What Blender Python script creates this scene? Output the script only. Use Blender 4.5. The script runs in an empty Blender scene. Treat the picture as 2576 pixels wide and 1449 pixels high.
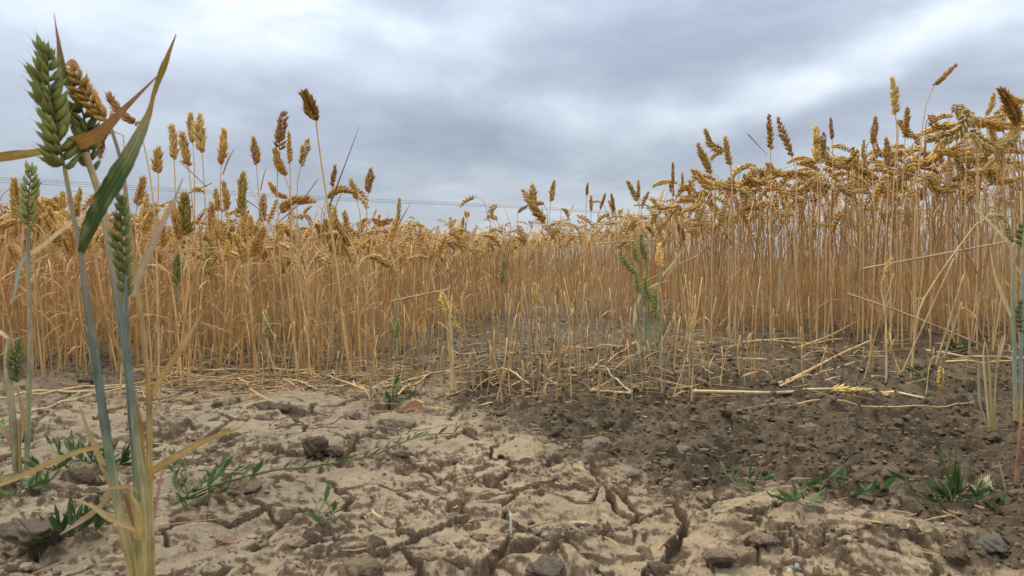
import bpy, math, random
import numpy as np
from mathutils import Vector, Matrix

# ------------------------------------------------------------------ camera, world, sun, exposure
SC = bpy.context.scene
COL = SC.collection
R = math.radians
W0, H0, FPX = 2576.0, 1449.0, 1946.0            # picture size the measurements were taken at, focal length in those pixels
CAM_H = 0.25
PITCH = math.atan((H0 / 2 - 650.0) / FPX)
cam_data = bpy.data.cameras.new('camera')
cam = bpy.data.objects.new('camera', cam_data)
COL.objects.link(cam)
cam.location = (0, 0, CAM_H)
cam.rotation_euler = (math.pi / 2 - PITCH, 0, 0)
cam_data.sensor_width = 36.0
cam_data.lens = FPX / W0 * 36.0
cam_data.clip_start = 0.02
cam_data.clip_end = 3000
cam_data.dof.use_dof = True
cam_data.dof.focus_distance = 2.0
cam_data.dof.aperture_fstop = 24.0
SC.camera = cam

SC.view_settings.view_transform = 'Standard'
SC.view_settings.look = 'None'
SC.view_settings.exposure = 0.48
SC.view_settings.gamma = 1.0
SC.view_settings.use_curve_mapping = False

SUN_EL, SUN_AZ = R(58), R(305)                   # azimuth clockwise from +Y: to the left, a little ahead of the camera
sun_data = bpy.data.lights.new('sun', 'SUN')
sun_data.energy = 1.5
sun_data.angle = R(24)
sun_data.color = (1.0, 0.90, 0.74)
sun = bpy.data.objects.new('sun', sun_data)
COL.objects.link(sun)
sd = Vector((math.sin(SUN_AZ) * math.cos(SUN_EL), math.cos(SUN_AZ) * math.cos(SUN_EL), math.sin(SUN_EL)))
sun.rotation_euler = sd.to_track_quat('Z', 'Y').to_euler()
sun.location = sd * 20


class NT:
    """small helper for node trees"""
    def __init__(self, tree):
        self.t = tree
        self.n = tree.nodes
        self.l = tree.links

    def node(self, kind, **kw):
        nd = self.n.new(kind)
        for k, v in kw.items():
            setattr(nd, k, v)
        return nd

    def put(self, sock, v):
        if hasattr(v, 'is_output'):
            self.l.new(v, sock)
        else:
            sock.default_value = v

    def math(self, op, a, b=None, c=None, clamp=False):
        nd = self.node('ShaderNodeMath', operation=op, use_clamp=clamp)
        self.put(nd.inputs[0], a)
        if b is not None:
            self.put(nd.inputs[1], b)
        if c is not None:
            self.put(nd.inputs[2], c)
        return nd.outputs[0]

    def mix(self, f, a, b, blend='MIX'):
        nd = self.node('ShaderNodeMix', data_type='RGBA', blend_type=blend)
        self.put(nd.inputs[0], f)
        self.put(nd.inputs[6], a)
        self.put(nd.inputs[7], b)
        return nd.outputs[2]

    def noise(self, vec, scale, detail=4, rough=0.5, dist=0.0):
        nd = self.node('ShaderNodeTexNoise')
        if vec is not None:
            self.l.new(vec, nd.inputs['Vector'])
        nd.inputs['Scale'].default_value = scale
        nd.inputs['Detail'].default_value = detail
        nd.inputs['Roughness'].default_value = rough
        nd.inputs['Distortion'].default_value = dist
        return nd

    def ramp(self, f, stops):
        nd = self.node('ShaderNodeValToRGB')
        cr = nd.color_ramp
        while len(cr.elements) < len(stops):
            cr.elements.new(0.5)
        for e, (p, c) in zip(cr.elements, stops):
            e.position = p
            e.color = (*c, 1)
        self.l.new(f, nd.inputs[0])
        return nd.outputs[0]


def px_az(x):
    return math.atan((x - W0 / 2) / FPX)


def px_el(y):
    return math.atan((650 - y) / FPX)


def build_world():
    w = bpy.data.worlds.new('World')
    SC.world = w
    w.use_nodes = True
    t = NT(w.node_tree)
    t.n.clear()
    out = t.node('ShaderNodeOutputWorld')
    bg = t.node('ShaderNodeBackground')
    bg.inputs[1].default_value = 0.1
    sky = t.node('ShaderNodeTexSky')
    sky.sky_type = 'NISHITA'
    sky.sun_disc = False
    sky.sun_elevation = SUN_EL
    sky.sun_rotation = SUN_AZ
    tc = t.node('ShaderNodeTexCoord')
    D = tc.outputs['Generated']
    sep = t.node('ShaderNodeSeparateXYZ')
    t.l.new(D, sep.inputs[0])
    X, Y, Z = sep.outputs
    # cloud-layer coordinates (a flat deck seen in perspective) for streaky noise
    zz = t.math('ADD', t.math('ABSOLUTE', Z), 0.13)
    cv = t.node('ShaderNodeCombineXYZ')
    t.put(cv.inputs[0], t.math('DIVIDE', X, zz))
    t.put(cv.inputs[1], t.math('DIVIDE', Y, zz))
    n_big = t.noise(cv.outputs[0], 0.55, 5, 0.52, 0.6)
    n_mid = t.noise(cv.outputs[0], 1.5, 5, 0.55, 0.3)
    n_warp = t.noise(D, 5.0, 3, 0.5)
    mps = t.node('ShaderNodeMapping')
    mps.inputs['Scale'].default_value = (1.0, 1.0, 3.2)
    t.l.new(D, mps.inputs[0])
    n_soft = t.noise(mps.outputs[0], 5.0, 7, 0.56, 0.5)
    az = t.math('ARCTAN2', X, Y)
    el = t.math('ARCSINE', Z)
    sw = t.node('ShaderNodeSeparateColor')
    t.l.new(n_warp.outputs['Color'], sw.inputs[0])
    az = t.math('ADD', az, t.math('MULTIPLY', t.math('SUBTRACT', sw.outputs[0], 0.5), 0.30))
    el = t.math('ADD', el, t.math('MULTIPLY', t.math('SUBTRACT', sw.outputs[1], 0.5), 0.10))
    # (x, y, half-width, half-height in picture units, tilt, weight): the banks of cloud that stand in this part of the sky
    banks = [
        (60, 60, 420, 170, 0, 0.02), (560, 70, 330, 90, 0.15, 0.16), (960, 130, 230, 60, 0.1, 0.16), (330, 330, 330, 90, 0, 0.02),
        (1400, 60, 380, 80, -0.1, -0.14), (1780, 90, 420, 80, 0.15, -0.20), (1330, 190, 420, 50, 0.0, -0.12),
        (2250, 60, 300, 70, 0.3, -0.08), (2480, 120, 260, 70, 0.3, 0.12), (2050, 215, 330, 45, 0.2, 0.16), (1700, 290, 330, 55, 0.15, 0.18),
        (1180, 230, 260, 40, 0.1, 0.08), (1130, 360, 270, 52, 0.05, -0.34), (1500, 395, 250, 40, 0.0, -0.03), (1950, 335, 300, 45, 0.1, -0.22),
        (2400, 300, 250, 60, 0.1, -0.02), (1330, 450, 220, 30, 0.0, 0.07), (820, 250, 260, 50, 0.0, -0.06),
        (1300, 590, 700, 60, 0.0, 0.12), (350, 560, 500, 80, 0.0, -0.06), (2100, 560, 600, 90, 0.0, 0.14),
    ]
    v = t.math('MULTIPLY_ADD', t.math('SUBTRACT', n_big.outputs[0], 0.5), 0.30, 0.385)
    v = t.math('MULTIPLY_ADD', t.math('SUBTRACT', n_mid.outputs[0], 0.5), 0.42, v)
    v = t.math('MULTIPLY_ADD', t.math('SUBTRACT', n_soft.outputs[0], 0.5), 0.55, v)
    mpl = t.node('ShaderNodeMapping')
    mpl.inputs['Scale'].default_value = (1.0, 1.0, 2.0)
    t.l.new(D, mpl.inputs[0])
    n_lump = t.noise(mpl.outputs[0], 11.0, 5, 0.5, 0.2)
    v = t.math('MULTIPLY_ADD', t.math('SUBTRACT', n_lump.outputs[0], 0.5), 0.42, v)
    for (bx, by, sx, sy, tilt, wgt) in banks:
        a0, e0 = px_az(bx), px_el(by)
        da = t.math('SUBTRACT', az, a0)
        de = t.math('MULTIPLY_ADD', da, -tilt, t.math('SUBTRACT', el, e0))
        qa = t.math('MULTIPLY', da, FPX / sx)
        qe = t.math('MULTIPLY', de, FPX / sy)
        q = t.math('ADD', t.math('MULTIPLY', qa, qa), t.math('MULTIPLY', qe, qe))
        g = t.math('POWER', math.e, t.math('MULTIPLY', q, -0.6))
        v = t.math('MULTIPLY_ADD', g, wgt * 1.3, v)
    cloud = t.ramp(v, [(0.0, (0.265, 0.298, 0.372)), (0.28, (0.345, 0.386, 0.46)), (0.52, (0.45, 0.503, 0.573)), (0.75, (0.59, 0.64, 0.70)), (1.0, (0.70, 0.735, 0.785))])
    # overcast skies grow brighter towards the zenith
    zen = t.math('MULTIPLY_ADD', t.math('MAXIMUM', Z, 0.0), 2.2, 0.68)
    cl = t.mix(1.0, cloud, (10, 10, 10, 1), 'MULTIPLY')
    zc = t.node('ShaderNodeCombineColor')
    for i in range(3):
        t.put(zc.inputs[i], zen)
    cl = t.mix(1.0, cl, zc.outputs[0], 'MULTIPLY')
    fin = t.mix(0.93, sky.outputs[0], cl)
    t.l.new(fin, bg.inputs[0])
    t.l.new(bg.outputs[0], out.inputs[0])


build_world()

# ------------------------------------------------------------------ numbers: noise and projection
rng = np.random.RandomState(7)
random.seed(7)
_perm = np.random.RandomState(3).permutation(4096)
_ang = np.random.RandomState(4).rand(4096) * 2 * np.pi
_gx, _gy = np.cos(_ang), np.sin(_ang)


def _hash(ix, iy, seed=0):
    return _perm[(_perm[(ix + seed * 131) & 4095] + iy * 1 + seed * 17) & 4095]


def perlin(x, y, seed=0):
    x = np.asarray(x, float); y = np.asarray(y, float)
    ix = np.floor(x).astype(np.int64); iy = np.floor(y).astype(np.int64)
    fx, fy = x - ix, y - iy
    u = fx * fx * fx * (fx * (fx * 6 - 15) + 10); v = fy * fy * fy * (fy * (fy * 6 - 15) + 10)

    def g(dx, dy):
        h = _hash(ix + dx, iy + dy, seed)
        return _gx[h] * (fx - dx) + _gy[h] * (fy - dy)
    a = g(0, 0) * (1 - u) + g(1, 0) * u
    b = g(0, 1) * (1 - u) + g(1, 1) * u
    return (a * (1 - v) + b * v) * 1.5


def fbm(x, y, octv=4, seed=0, gain=0.5, ridged=False):
    s, a, tot = 0, 1.0, 0.0
    for o in range(octv):
        n = perlin(x * 2.03 ** o, y * 2.03 ** o, seed + o)
        s = s + a * (1 - 2 * np.abs(n) if ridged else n)
        tot += a
        a *= gain
    return s / tot


def worley(x, y, seed=0):
    x = np.asarray(x, float); y = np.asarray(y, float)
    ix = np.floor(x).astype(np.int64); iy = np.floor(y).astype(np.int64)
    f1 = np.full(x.shape, 9.0); f2 = np.full(x.shape, 9.0); cid = np.zeros(x.shape, np.int64)
    for dx in (-1, 0, 1):
        for dy in (-1, 0, 1):
            h = _hash(ix + dx, iy + dy, seed)
            h2 = _perm[(h + 911) & 4095]
            px = ix + dx + (h / 4096.0) * 0.9 + 0.05; py = iy + dy + (h2 / 4096.0) * 0.9 + 0.05
            d = np.hypot(px - x, py - y)
            near = d < f1
            f2 = np.where(near, f1, np.minimum(f2, d))
            cid = np.where(near, h, cid)
            f1 = np.where(near, d, f1)
    return f1, f2, cid


def smooth(a, b, x):
    t = np.clip((x - a) / (b - a), 0, 1)
    return t * t * (3 - 2 * t)


_cp, _sp = math.cos(PITCH), math.sin(PITCH)


def ray(x, y):
    cx, cy = (x - W0 / 2) / FPX, (H0 / 2 - y) / FPX
    return np.array([cx, _cp + cy * _sp, cy * _cp - _sp])


def P(x, y, d):
    """the point at depth d (metres in front of the camera) seen at measurement x, y"""
    r = ray(x, y)
    return np.array([0, 0, CAM_H]) + r * (d / r[1])


def G(x, y, lift=0.0):
    """the point of the ground seen at x, y"""
    r = ray(x, y)
    p = np.array([0, 0, CAM_H]) + r * (CAM_H / -r[2])
    for _ in range(3):
        z = float(ground_h(p[0:1], p[1:2])[0])
        p = np.array([0, 0, CAM_H]) + r * ((CAM_H - z) / -r[2])
    p[2] = z + lift
    return p


def G0(x, y):
    r = ray(x, y)
    return (np.array([0, 0, CAM_H]) + r * (CAM_H / -r[2]))[:2]


# ------------------------------------------------------------------ the shape of the ground
CRUMB_POLY = np.array([G0(*p) for p in [(1120, 1005), (1330, 1090), (1480, 1165), (1600, 1165), (1720, 1250), (1950, 1245), (2240, 1265), (2340, 1330), (2470, 1440), (5200, 1560), (5200, 830), (2200, 850), (1250, 895)]])
FIELD_V = [((500, 1325), (590, 1345), (700, 1310), (770, 1318), (830, 1375), (905, 1385)), ((940, 1402), (1060, 1368), (1180, 1352), (1300, 1348), (1345, 1358), (1400, 1390), (1450, 1432), (1540, 1455)),
           ((1520, 1232), (1545, 1275), (1600, 1300), (1660, 1295), (1690, 1270)), ((1690, 1270), (1712, 1320), (1718, 1352), (1680, 1390), (1640, 1420), (1625, 1460)),
           ((1340, 1225), (1400, 1247), (1470, 1258), (1520, 1232)), ((1500, 1200), (1515, 1215), (1520, 1232)), ((560, 1105), (650, 1085), (760, 1075), (860, 1055), (930, 1045)),
           ((1240, 1230), (1290, 1222), (1340, 1225)), ((1340, 1345), (1400, 1362), (1500, 1366), (1560, 1352)), ((1880, 1400), (1950, 1372), (2020, 1378)), ((60, 1290), (160, 1275), (260, 1300))]
CRACKS = [np.array([G0(*p) for p in c]) for c in FIELD_V]
LUMPS = [((1960, 1335), 0.11, 0.026), ((2180, 1390), 0.09, 0.020), ((1780, 1400), 0.06, 0.010), ((1180, 1300), 0.07, 0.012), ((1430, 1250), 0.06, 0.014), ((120, 1330), 0.09, 0.022), ((300, 1180), 0.10, 0.012),
         ((640, 1270), 0.09, 0.008), ((1050, 1425), 0.05, 0.012), ((1370, 1440), 0.05, 0.014), ((900, 1130), 0.09, 0.012), ((1320, 1130), 0.07, 0.012), ((700, 1150), 0.08, 0.010), ((1570, 1180), 0.045, 0.006), ((480, 1230), 0.06, 0.010)]
LUMPS = [(G0(*c), r, h * 0.8) for c, r, h in LUMPS]


def poly_sd(x, y, poly):
    """signed distance to a polygon, positive inside"""
    d = np.full(x.shape, 1e9); ins = np.zeros(x.shape, bool)
    n = len(poly)
    for i in range(n):
        ax, ay = poly[i]; bx, by = poly[(i + 1) % n]
        ex, ey = bx - ax, by - ay
        t = np.clip(((x - ax) * ex + (y - ay) * ey) / (ex * ex + ey * ey), 0, 1)
        d = np.minimum(d, np.hypot(x - ax - t * ex, y - ay - t * ey))
        c = ((ay > y) != (by > y)) & (x < ex * (y - ay) / (ey if ey else 1e-9) + ax)
        ins ^= c
    return np.where(ins, d, -d)


def line_d(x, y, pts):
    d = np.full(x.shape, 1e9)
    for a, b in zip(pts[:-1], pts[1:]):
        e = b - a
        t = np.clip(((x - a[0]) * e[0] + (y - a[1]) * e[1]) / (e @ e), 0, 1)
        d = np.minimum(d, np.hypot(x - a[0] - t * e[0], y - a[1] - t * e[1]))
    return d


def ground_all(x, y):
    """height, crumb share, roughness share, crack share at points x, y (1-D arrays)"""
    x = np.asarray(x, float); y = np.asarray(y, float)
    r = np.hypot(x, y)
    near = 1 - smooth(3.5, 6.0, r)
    wx = x + 0.020 * fbm(x * 16, y * 16, 3, 40); wy = y + 0.020 * fbm(x * 16, y * 16, 3, 50)
    wx = wx + 0.0040 * fbm(x * 95, y * 95, 2, 41); wy = wy + 0.0040 * fbm(x * 95, y * 95, 2, 51)
    h = 0.012 * fbm(x * 1.5, y * 1.5, 3, 1) + 0.014 * fbm(x * 5.5, y * 5.5, 3, 5) * near
    h = h + 0.03 * smooth(0.75, 1.7, x) * smooth(1.2, 2.0, y)
    for c, rad, hh in LUMPS:
        d = np.hypot(wx - c[0], wy - c[1]) / rad
        h = h + hh * np.exp(-1.6 * d * d)
    sd_ = poly_sd(x, y, CRUMB_POLY) + 0.055 * fbm(x * 9, y * 9, 4, 60) + 0.035 * fbm(x * 45, y * 45, 3, 61)
    crumb = smooth(-0.035, 0.055, sd_)
    back = smooth(1.35, 1.75, y + 0.25 * fbm(x * 3, y * 3, 3, 66))             # under the crop: broken crumbly soil as well
    crumb = np.maximum(crumb, back * 0.85)
    crust = 1 - crumb
    # crust: stepped plates, broken edges, pits
    f = fbm(wx * 9, wy * 9, 6, 70, 0.54)
    st = f * 5.5 + 20
    fl = np.floor(st); fr = st - fl
    gt = smooth(-0.05, 0.22, fbm(x * 8, y * 8, 3, 72))
    h = h + crust * 0.0050 * (f * 4.0 * (1 - gt) + gt * (fl - 20 + smooth(0.74, 0.97, fr) - 0.25 * smooth(0.45, 0.76, fr) * (1 - smooth(0.76, 0.9, fr))) - 0.3) * near
    rough = smooth(-0.03, 0.20, fbm(x * 7, y * 7, 4, 80))
    f_ = fbm(wx * 21, wy * 21, 4, 74, 0.5) * 4 + 20
    h = h + crust * 0.0032 * smooth(0.0, 0.25, fbm(x * 10, y * 10, 3, 75)) * (np.floor(f_) - 20 + smooth(0.70, 0.97, f_ - np.floor(f_))) * near
    big = fbm(wx * 26, wy * 26, 4, 90, 0.55, True)
    k1, _, kid = worley(wx * 48, wy * 48, 65)
    h = h + crust * rough * (0.0055 * (big - 0.2) + 0.0055 * np.sqrt(np.clip(1 - (k1 / 0.6) ** 2, 0, 1)) * (kid % 83) / 83.0) * near
    h = h + crust * (1 - rough) * 0.0022 * fbm(x * 34, y * 34, 5, 95, 0.6) * near
    f1, f2, cid = worley(wx * 9.5, wy * 9.5, 5)
    gate = smooth(-0.30, -0.05, fbm(x * 6, y * 6, 2, 99))
    ck = (1 - smooth(0.012, 0.062, f2 - f1)) * gate * crust
    g1, g2, _ = worley(wx * 26, wy * 26, 15)
    ck2 = (1 - smooth(0.02, 0.10, g2 - g1)) * smooth(0.1, 0.3, fbm(x * 9, y * 9, 2, 98)) * crust
    pit = smooth(0.30, 0.55, fbm(x * 55, y * 55, 2, 97)) * crust
    hand = np.zeros_like(x)
    for i, pts in enumerate(CRACKS):
        d = line_d(wx * 0.6 + x * 0.4, wy * 0.6 + y * 0.4, pts)
        wd = (0.0075, 0.008, 0.009, 0.011, 0.006, 0.005, 0.007, 0.004, 0.005, 0.005, 0.006)[i]
        wd = wd * 0.42 * (0.6 + 0.8 * np.abs(perlin(x * 22, y * 22, 77)))
        hand = np.maximum(hand, 1 - smooth(wd * 0.55, wd * 1.25, d))
        h = h + 0.0015 * np.exp(-(d / 0.022) ** 2)                                # crack lips curl up
    h = h - near * (0.013 * ck + 0.005 * ck2 + 0.002 * pit + 0.017 * hand)
    # crumb: heaped small lumps
    c1, _, cid1 = worley(wx * 62, wy * 62, 25)
    c2, _, cid2 = worley(x * 120, y * 120, 35)
    c3, _, cid3 = worley(wx * 26, wy * 26, 45)
    sel = (cid3 % 5 < 2)
    hc = 0.009 * np.sqrt(np.clip(1 - (c1 / 0.62) ** 2, 0, 1)) * (0.35 + 0.65 * (cid1 % 97) / 97.0) + 0.004 * np.sqrt(np.clip(1 - (c2 / 0.6) ** 2, 0, 1)) * (cid2 % 89) / 89.0
    hc = hc + sel * 0.012 * np.sqrt(np.clip(1 - (c3 / 0.42) ** 2, 0, 1))
    hc = hc + 0.008 * fbm(x * 14, y * 14, 3, 44)
    h = h + crumb * near * hc * 1.05
    return h, crumb, rough, np.maximum(np.maximum(ck, ck2 * 0.7), hand), cid1


def ground_h(x, y):
    return ground_all(x, y)[0]


# ------------------------------------------------------------------ materials
def mat_plant(name, rough=0.6, trans=0.0, streak=60, spec=0.3):
    m = bpy.data.materials.new(name)
    m.use_nodes = True
    t = NT(m.node_tree)
    t.n.clear()
    out = t.node('ShaderNodeOutputMaterial')
    bs = t.node('ShaderNodeBsdfPrincipled')
    at = t.node('ShaderNodeAttribute', attribute_name='col')
    oi = t.node('ShaderNodeObjectInfo')
    tc = t.node('ShaderNodeTexCoord')
    mp = t.node('ShaderNodeMapping')
    mp.inputs['Scale'].default_value = (1, 1, 0.18)
    t.l.new(tc.outputs['Object'], mp.inputs[0])
    n = t.noise(mp.outputs[0], streak * 8, 3, 0.6)
    n2 = t.noise(tc.outputs['Object'], 70, 3, 0.6)
    c = t.mix(1.0, at.outputs['Color'], oi.outputs['Color'], 'MULTIPLY')
    v = t.math('ADD', t.math('MULTIPLY', n.outputs[0], 0.5), t.math('MULTIPLY_ADD', n2.outputs[0], 0.80, 0.35))
    cc = t.node('ShaderNodeCombineColor')
    for i in range(3):
        t.put(cc.inputs[i], v)
    c = t.mix(1.0, c, cc.outputs[0], 'MULTIPLY')
    t.l.new(c, bs.inputs['Base Color'])
    bs.inputs['Roughness'].default_value = rough
    bs.inputs['Specular IOR Level'].default_value = spec
    bmp = t.node('ShaderNodeBump')
    bmp.inputs['Strength'].default_value = 0.25
    bmp.inputs['Distance'].default_value = 0.0006
    t.l.new(n.outputs[0], bmp.inputs['Height'])
    t.l.new(bmp.outputs[0], bs.inputs['Normal'])
    if trans > 0:
        tr = t.node('ShaderNodeBsdfTranslucent')
        t.l.new(c, tr.inputs[0])
        mx = t.node('ShaderNodeMixShader')
        mx.inputs[0].default_value = trans
        t.l.new(bs.outputs[0], mx.inputs[1])
        t.l.new(tr.outputs[0], mx.inputs[2])
        t.l.new(mx.outputs[0], out.inputs[0])
    else:
        t.l.new(bs.outputs[0], out.inputs[0])
    return m


def mat_soil(name, bump=0.004):
    m = bpy.data.materials.new(name)
    m.use_nodes = True
    t = NT(m.node_tree)
    t.n.clear()
    out = t.node('ShaderNodeOutputMaterial')
    bs = t.node('ShaderNodeBsdfPrincipled')
    at = t.node('ShaderNodeAttribute', attribute_name='col')
    oi = t.node('ShaderNodeObjectInfo')
    geo = t.node('ShaderNodeNewGeometry')
    n1 = t.noise(geo.outputs['Position'], 45, 6, 0.62)
    n2 = t.noise(geo.outputs['Position'], 320, 5, 0.65)
    n3 = t.noise(geo.outputs['Position'], 900, 3, 0.6)
    n4 = t.noise(geo.outputs['Position'], 130, 5, 0.7)
    v = t.math('MULTIPLY_ADD', n1.outputs[0], 0.55, 0.42)
    v = t.math('ADD', v, t.math('MULTIPLY', n2.outputs[0], 0.55))
    v = t.math('MULTIPLY_ADD', n4.outputs[0], 0.8, t.math('SUBTRACT', v, 0.40))
    cc = t.node('ShaderNodeCombineColor')
    t.put(cc.inputs[0], v)
    t.put(cc.inputs[1], t.math('MULTIPLY_ADD', n1.outputs[0], 0.06, t.math('SUBTRACT', v, 0.03)))
    t.put(cc.inputs[2], t.math('SUBTRACT', v, 0.01))
    c = t.mix(1.0, at.outputs['Color'], oi.outputs['Color'], 'MULTIPLY')
    c = t.mix(1.0, c, cc.outputs[0], 'MULTIPLY')
    t.l.new(c, bs.inputs['Base Color'])
    bs.inputs['Roughness'].default_value = 0.95
    bs.inputs['Specular IOR Level'].default_value = 0.1
    hs = t.math('ADD', t.math('MULTIPLY_ADD', n4.outputs[0], 0.55, t.math('MULTIPLY', n1.outputs[0], 0.6)), t.math('ADD', t.math('MULTIPLY', n2.outputs[0], 0.45), t.math('MULTIPLY', n3.outputs[0], 0.14)))
    b = t.node('ShaderNodeBump')
    b.inputs['Strength'].default_value = 1.0
    b.inputs['Distance'].default_value = bump
    t.l.new(hs, b.inputs['Height'])
    t.l.new(b.outputs[0], bs.inputs['Normal'])
    t.l.new(bs.outputs[0], out.inputs[0])
    return m


M_STRAW = mat_plant('straw', 0.75, 0.0, spec=0.15)
M_LEAF = mat_plant('dry_leaf', 0.6, 0.28)
M_EAR = mat_plant('ear_husk', 0.6, 0.12, 90)
M_GREEN = mat_plant('green_leaf', 0.5, 0.30)
M_SOIL = mat_soil('soil', 0.009)
M_WIRE = mat_plant('wire_metal', 0.5, 0.0)


# ------------------------------------------------------------------ mesh building
class MB:
    """collects vertices, faces and vertex colours, then links them as ONE mesh object"""
    def __init__(self):
        self.V, self.C, self.F3, self.F4, self.n = [], [], [], [], 0

    def add(self, V, tri=None, quad=None, col=(1, 1, 1)):
        V = np.asarray(V, float).reshape(-1, 3)
        C = np.asarray(col, float)
        if C.ndim == 1:
            C = np.repeat(C[None, :], len(V), 0)
        self.V.append(V); self.C.append(C)
        if tri is not None and len(tri):
            self.F3.append(np.asarray(tri, np.int64).reshape(-1, 3) + self.n)
        if quad is not None and len(quad):
            self.F4.append(np.asarray(quad, np.int64).reshape(-1, 4) + self.n)
        self.n += len(V)

    def arrays(self):
        V = np.concatenate(self.V) if self.V else np.zeros((0, 3))
        C = np.concatenate(self.C) if self.C else np.zeros((0, 3))
        t = np.concatenate(self.F3) if self.F3 else np.zeros((0, 3), np.int64)
        q = np.concatenate(self.F4) if self.F4 else np.zeros((0, 4), np.int64)
        return V, t, q, C

    def mesh(self, name, mat, origin=(0, 0, 0), smooth_=True):
        V, t, q, C = self.arrays()
        V = V - np.asarray(origin, float)
        me = bpy.data.meshes.new(name)
        me.vertices.add(len(V))
        me.vertices.foreach_set('co', V.astype(np.float32).ravel())
        nl = 3 * len(t) + 4 * len(q)
        me.loops.add(nl)
        me.polygons.add(len(t) + len(q))
        me.loops.foreach_set('vertex_index', np.concatenate([t.ravel(), q.ravel()]).astype(np.int32))
        me.polygons.foreach_set('loop_start', np.concatenate([np.arange(len(t)) * 3, 3 * len(t) + np.arange(len(q)) * 4]).astype(np.int32))
        me.polygons.foreach_set('use_smooth', np.full(len(t) + len(q), smooth_, bool))
        me.update(calc_edges=True)
        a = me.attributes.new('col', 'FLOAT_COLOR', 'POINT')
        a.data.foreach_set('color', np.concatenate([C, np.ones((len(C), 1))], 1).astype(np.float32).ravel())
        me.materials.append(mat)
        return me

    def build(self, name, mat, parent=None, origin=(0, 0, 0), smooth_=True):
        o = bpy.data.objects.new(name, self.mesh(name, mat, origin, smooth_))
        COL.objects.link(o)
        if parent is not None:
            o.parent = parent
        else:
            o.location = origin
        return o


def tag(o, label=None, cat=None, group=None, kind=None):
    if label: o['label'] = label
    if cat: o['category'] = cat
    if group: o['group'] = group
    if kind: o['kind'] = kind
    return o


def empty(name, loc, label=None, cat=None, group=None):
    o = bpy.data.objects.new(name, None)
    o.empty_display_size = 0.02
    COL.objects.link(o)
    o.location = Vector([float(v) for v in loc])
    return tag(o, label, cat, group)


def nrm(v):
    v = np.asarray(v, float)
    return v / (np.linalg.norm(v, axis=-1, keepdims=True) + 1e-12)


def resample(pts, n):
    """smooth curve through pts (Catmull-Rom), n samples evenly by length"""
    p = np.asarray(pts, float)
    if len(p) > 2:
        q = np.concatenate([[2 * p[0] - p[1]], p, [2 * p[-1] - p[-2]]])
        out = []
        for i in range(1, len(q) - 2):
            for t in np.linspace(0, 1, 8, endpoint=False):
                a, b, c, d = q[i - 1], q[i], q[i + 1], q[i + 2]
                out.append(0.5 * (2 * b + (c - a) * t + (2 * a - 5 * b + 4 * c - d) * t * t + (3 * b - a - 3 * c + d) * t ** 3))
        out.append(p[-1])
        p = np.array(out)
    s = np.concatenate([[0], np.cumsum(np.linalg.norm(np.diff(p, axis=0), axis=1))])
    u = np.linspace(0, s[-1], n)
    return np.stack([np.interp(u, s, p[:, k]) for k in range(3)], 1)


def tangents(p):
    return nrm(np.gradient(p, axis=0))


def tube(mb, p, r, col, sides=6, cap=False):
    p = np.asarray(p, float); n = len(p)
    r = np.broadcast_to(np.asarray(r, float), (n,))
    T = tangents(p)
    ref = np.array([0.31, 0.95, 0.05]) if abs(T[:, 1]).mean() < 0.8 else np.array([0.9, 0.1, 0.4])
    A = nrm(np.cross(T, ref)); B = np.cross(T, A)
    th = np.arange(sides) * 2 * np.pi / sides
    V = p[:, None, :] + r[:, None, None] * (np.cos(th)[None, :, None] * A[:, None, :] + np.sin(th)[None, :, None] * B[:, None, :])
    V = V.reshape(-1, 3)
    i = np.arange(n - 1)[:, None] * sides; j = np.arange(sides)[None, :]; k = (j + 1) % sides
    q = np.stack([i + j, i + k, i + sides + k, i + sides + j], -1).reshape(-1, 4)
    C = np.asarray(col, float)
    C = np.repeat(C, sides, 0) if C.ndim == 2 and len(C) == n else C
    tri = None
    if cap:
        b = (n - 1) * sides
        tri = [(b, b + m, b + m + 1) for m in range(1, sides - 1)]
    mb.add(V, tri, q, C)


def ribbon(mb, p, w, side, col, fold=0.25, across=3, seed=0):
    """a leaf blade: path p, half-widths w, side vectors, a slight V fold; wide blades get veins and a ragged edge"""
    p = np.asarray(p, float); n = len(p)
    T = tangents(p)
    S = nrm(np.broadcast_to(np.asarray(side, float), (n, 3)))
    S = nrm(S - T * np.sum(S * T, 1, keepdims=True))
    N = np.cross(T, S)
    w = np.broadcast_to(np.asarray(w, float), (n,))[:, None]
    e = np.linspace(-1, 1, across)
    rs = np.random.RandomState(seed)
    jag = 1 + (rs.normal(0, 0.05, (n, across)) * (np.abs(e) > .95) if across > 3 else np.zeros((n, across)))
    wav = np.sin(np.linspace(0, 9, n))[:, None] * 0.18 * e[None] if across > 3 else 0
    V = p[:, None] + S[:, None] * (w * e[None] * jag)[..., None] + N[:, None] * (w * (np.abs(e)[None] * fold + wav))[..., None]
    V = V.reshape(-1, 3)
    i = np.arange(n - 1)[:, None] * across; j = np.arange(across - 1)[None, :]
    q = np.stack([i + j, i + j + 1, i + j + across + 1, i + j + across], -1).reshape(-1, 4)
    C = np.asarray(col, float)
    if C.ndim == 2:
        C = np.repeat(C[:, None], across, 1).copy()
        if across == 3:
            C[:, 1] *= 1.12
        else:
            vein = 1 + 0.20 * np.cos(np.arange(across) * math.pi) + 0.25 * (np.abs(e) < .05)
            spots = np.clip(fbm(np.arange(n)[:, None] * .35 + seed, np.arange(across)[None] * .25 + np.zeros((n, 1)), 3, 8) * 2.4 - .35, 0, 1)
            C = C * vein[None, :, None]
            C = C * (1 - .6 * spots[..., None]) + np.array([.42, .36, .20]) * .6 * spots[..., None]
        C = C.reshape(-1, 3)
    mb.add(V, None, q, C)


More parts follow.
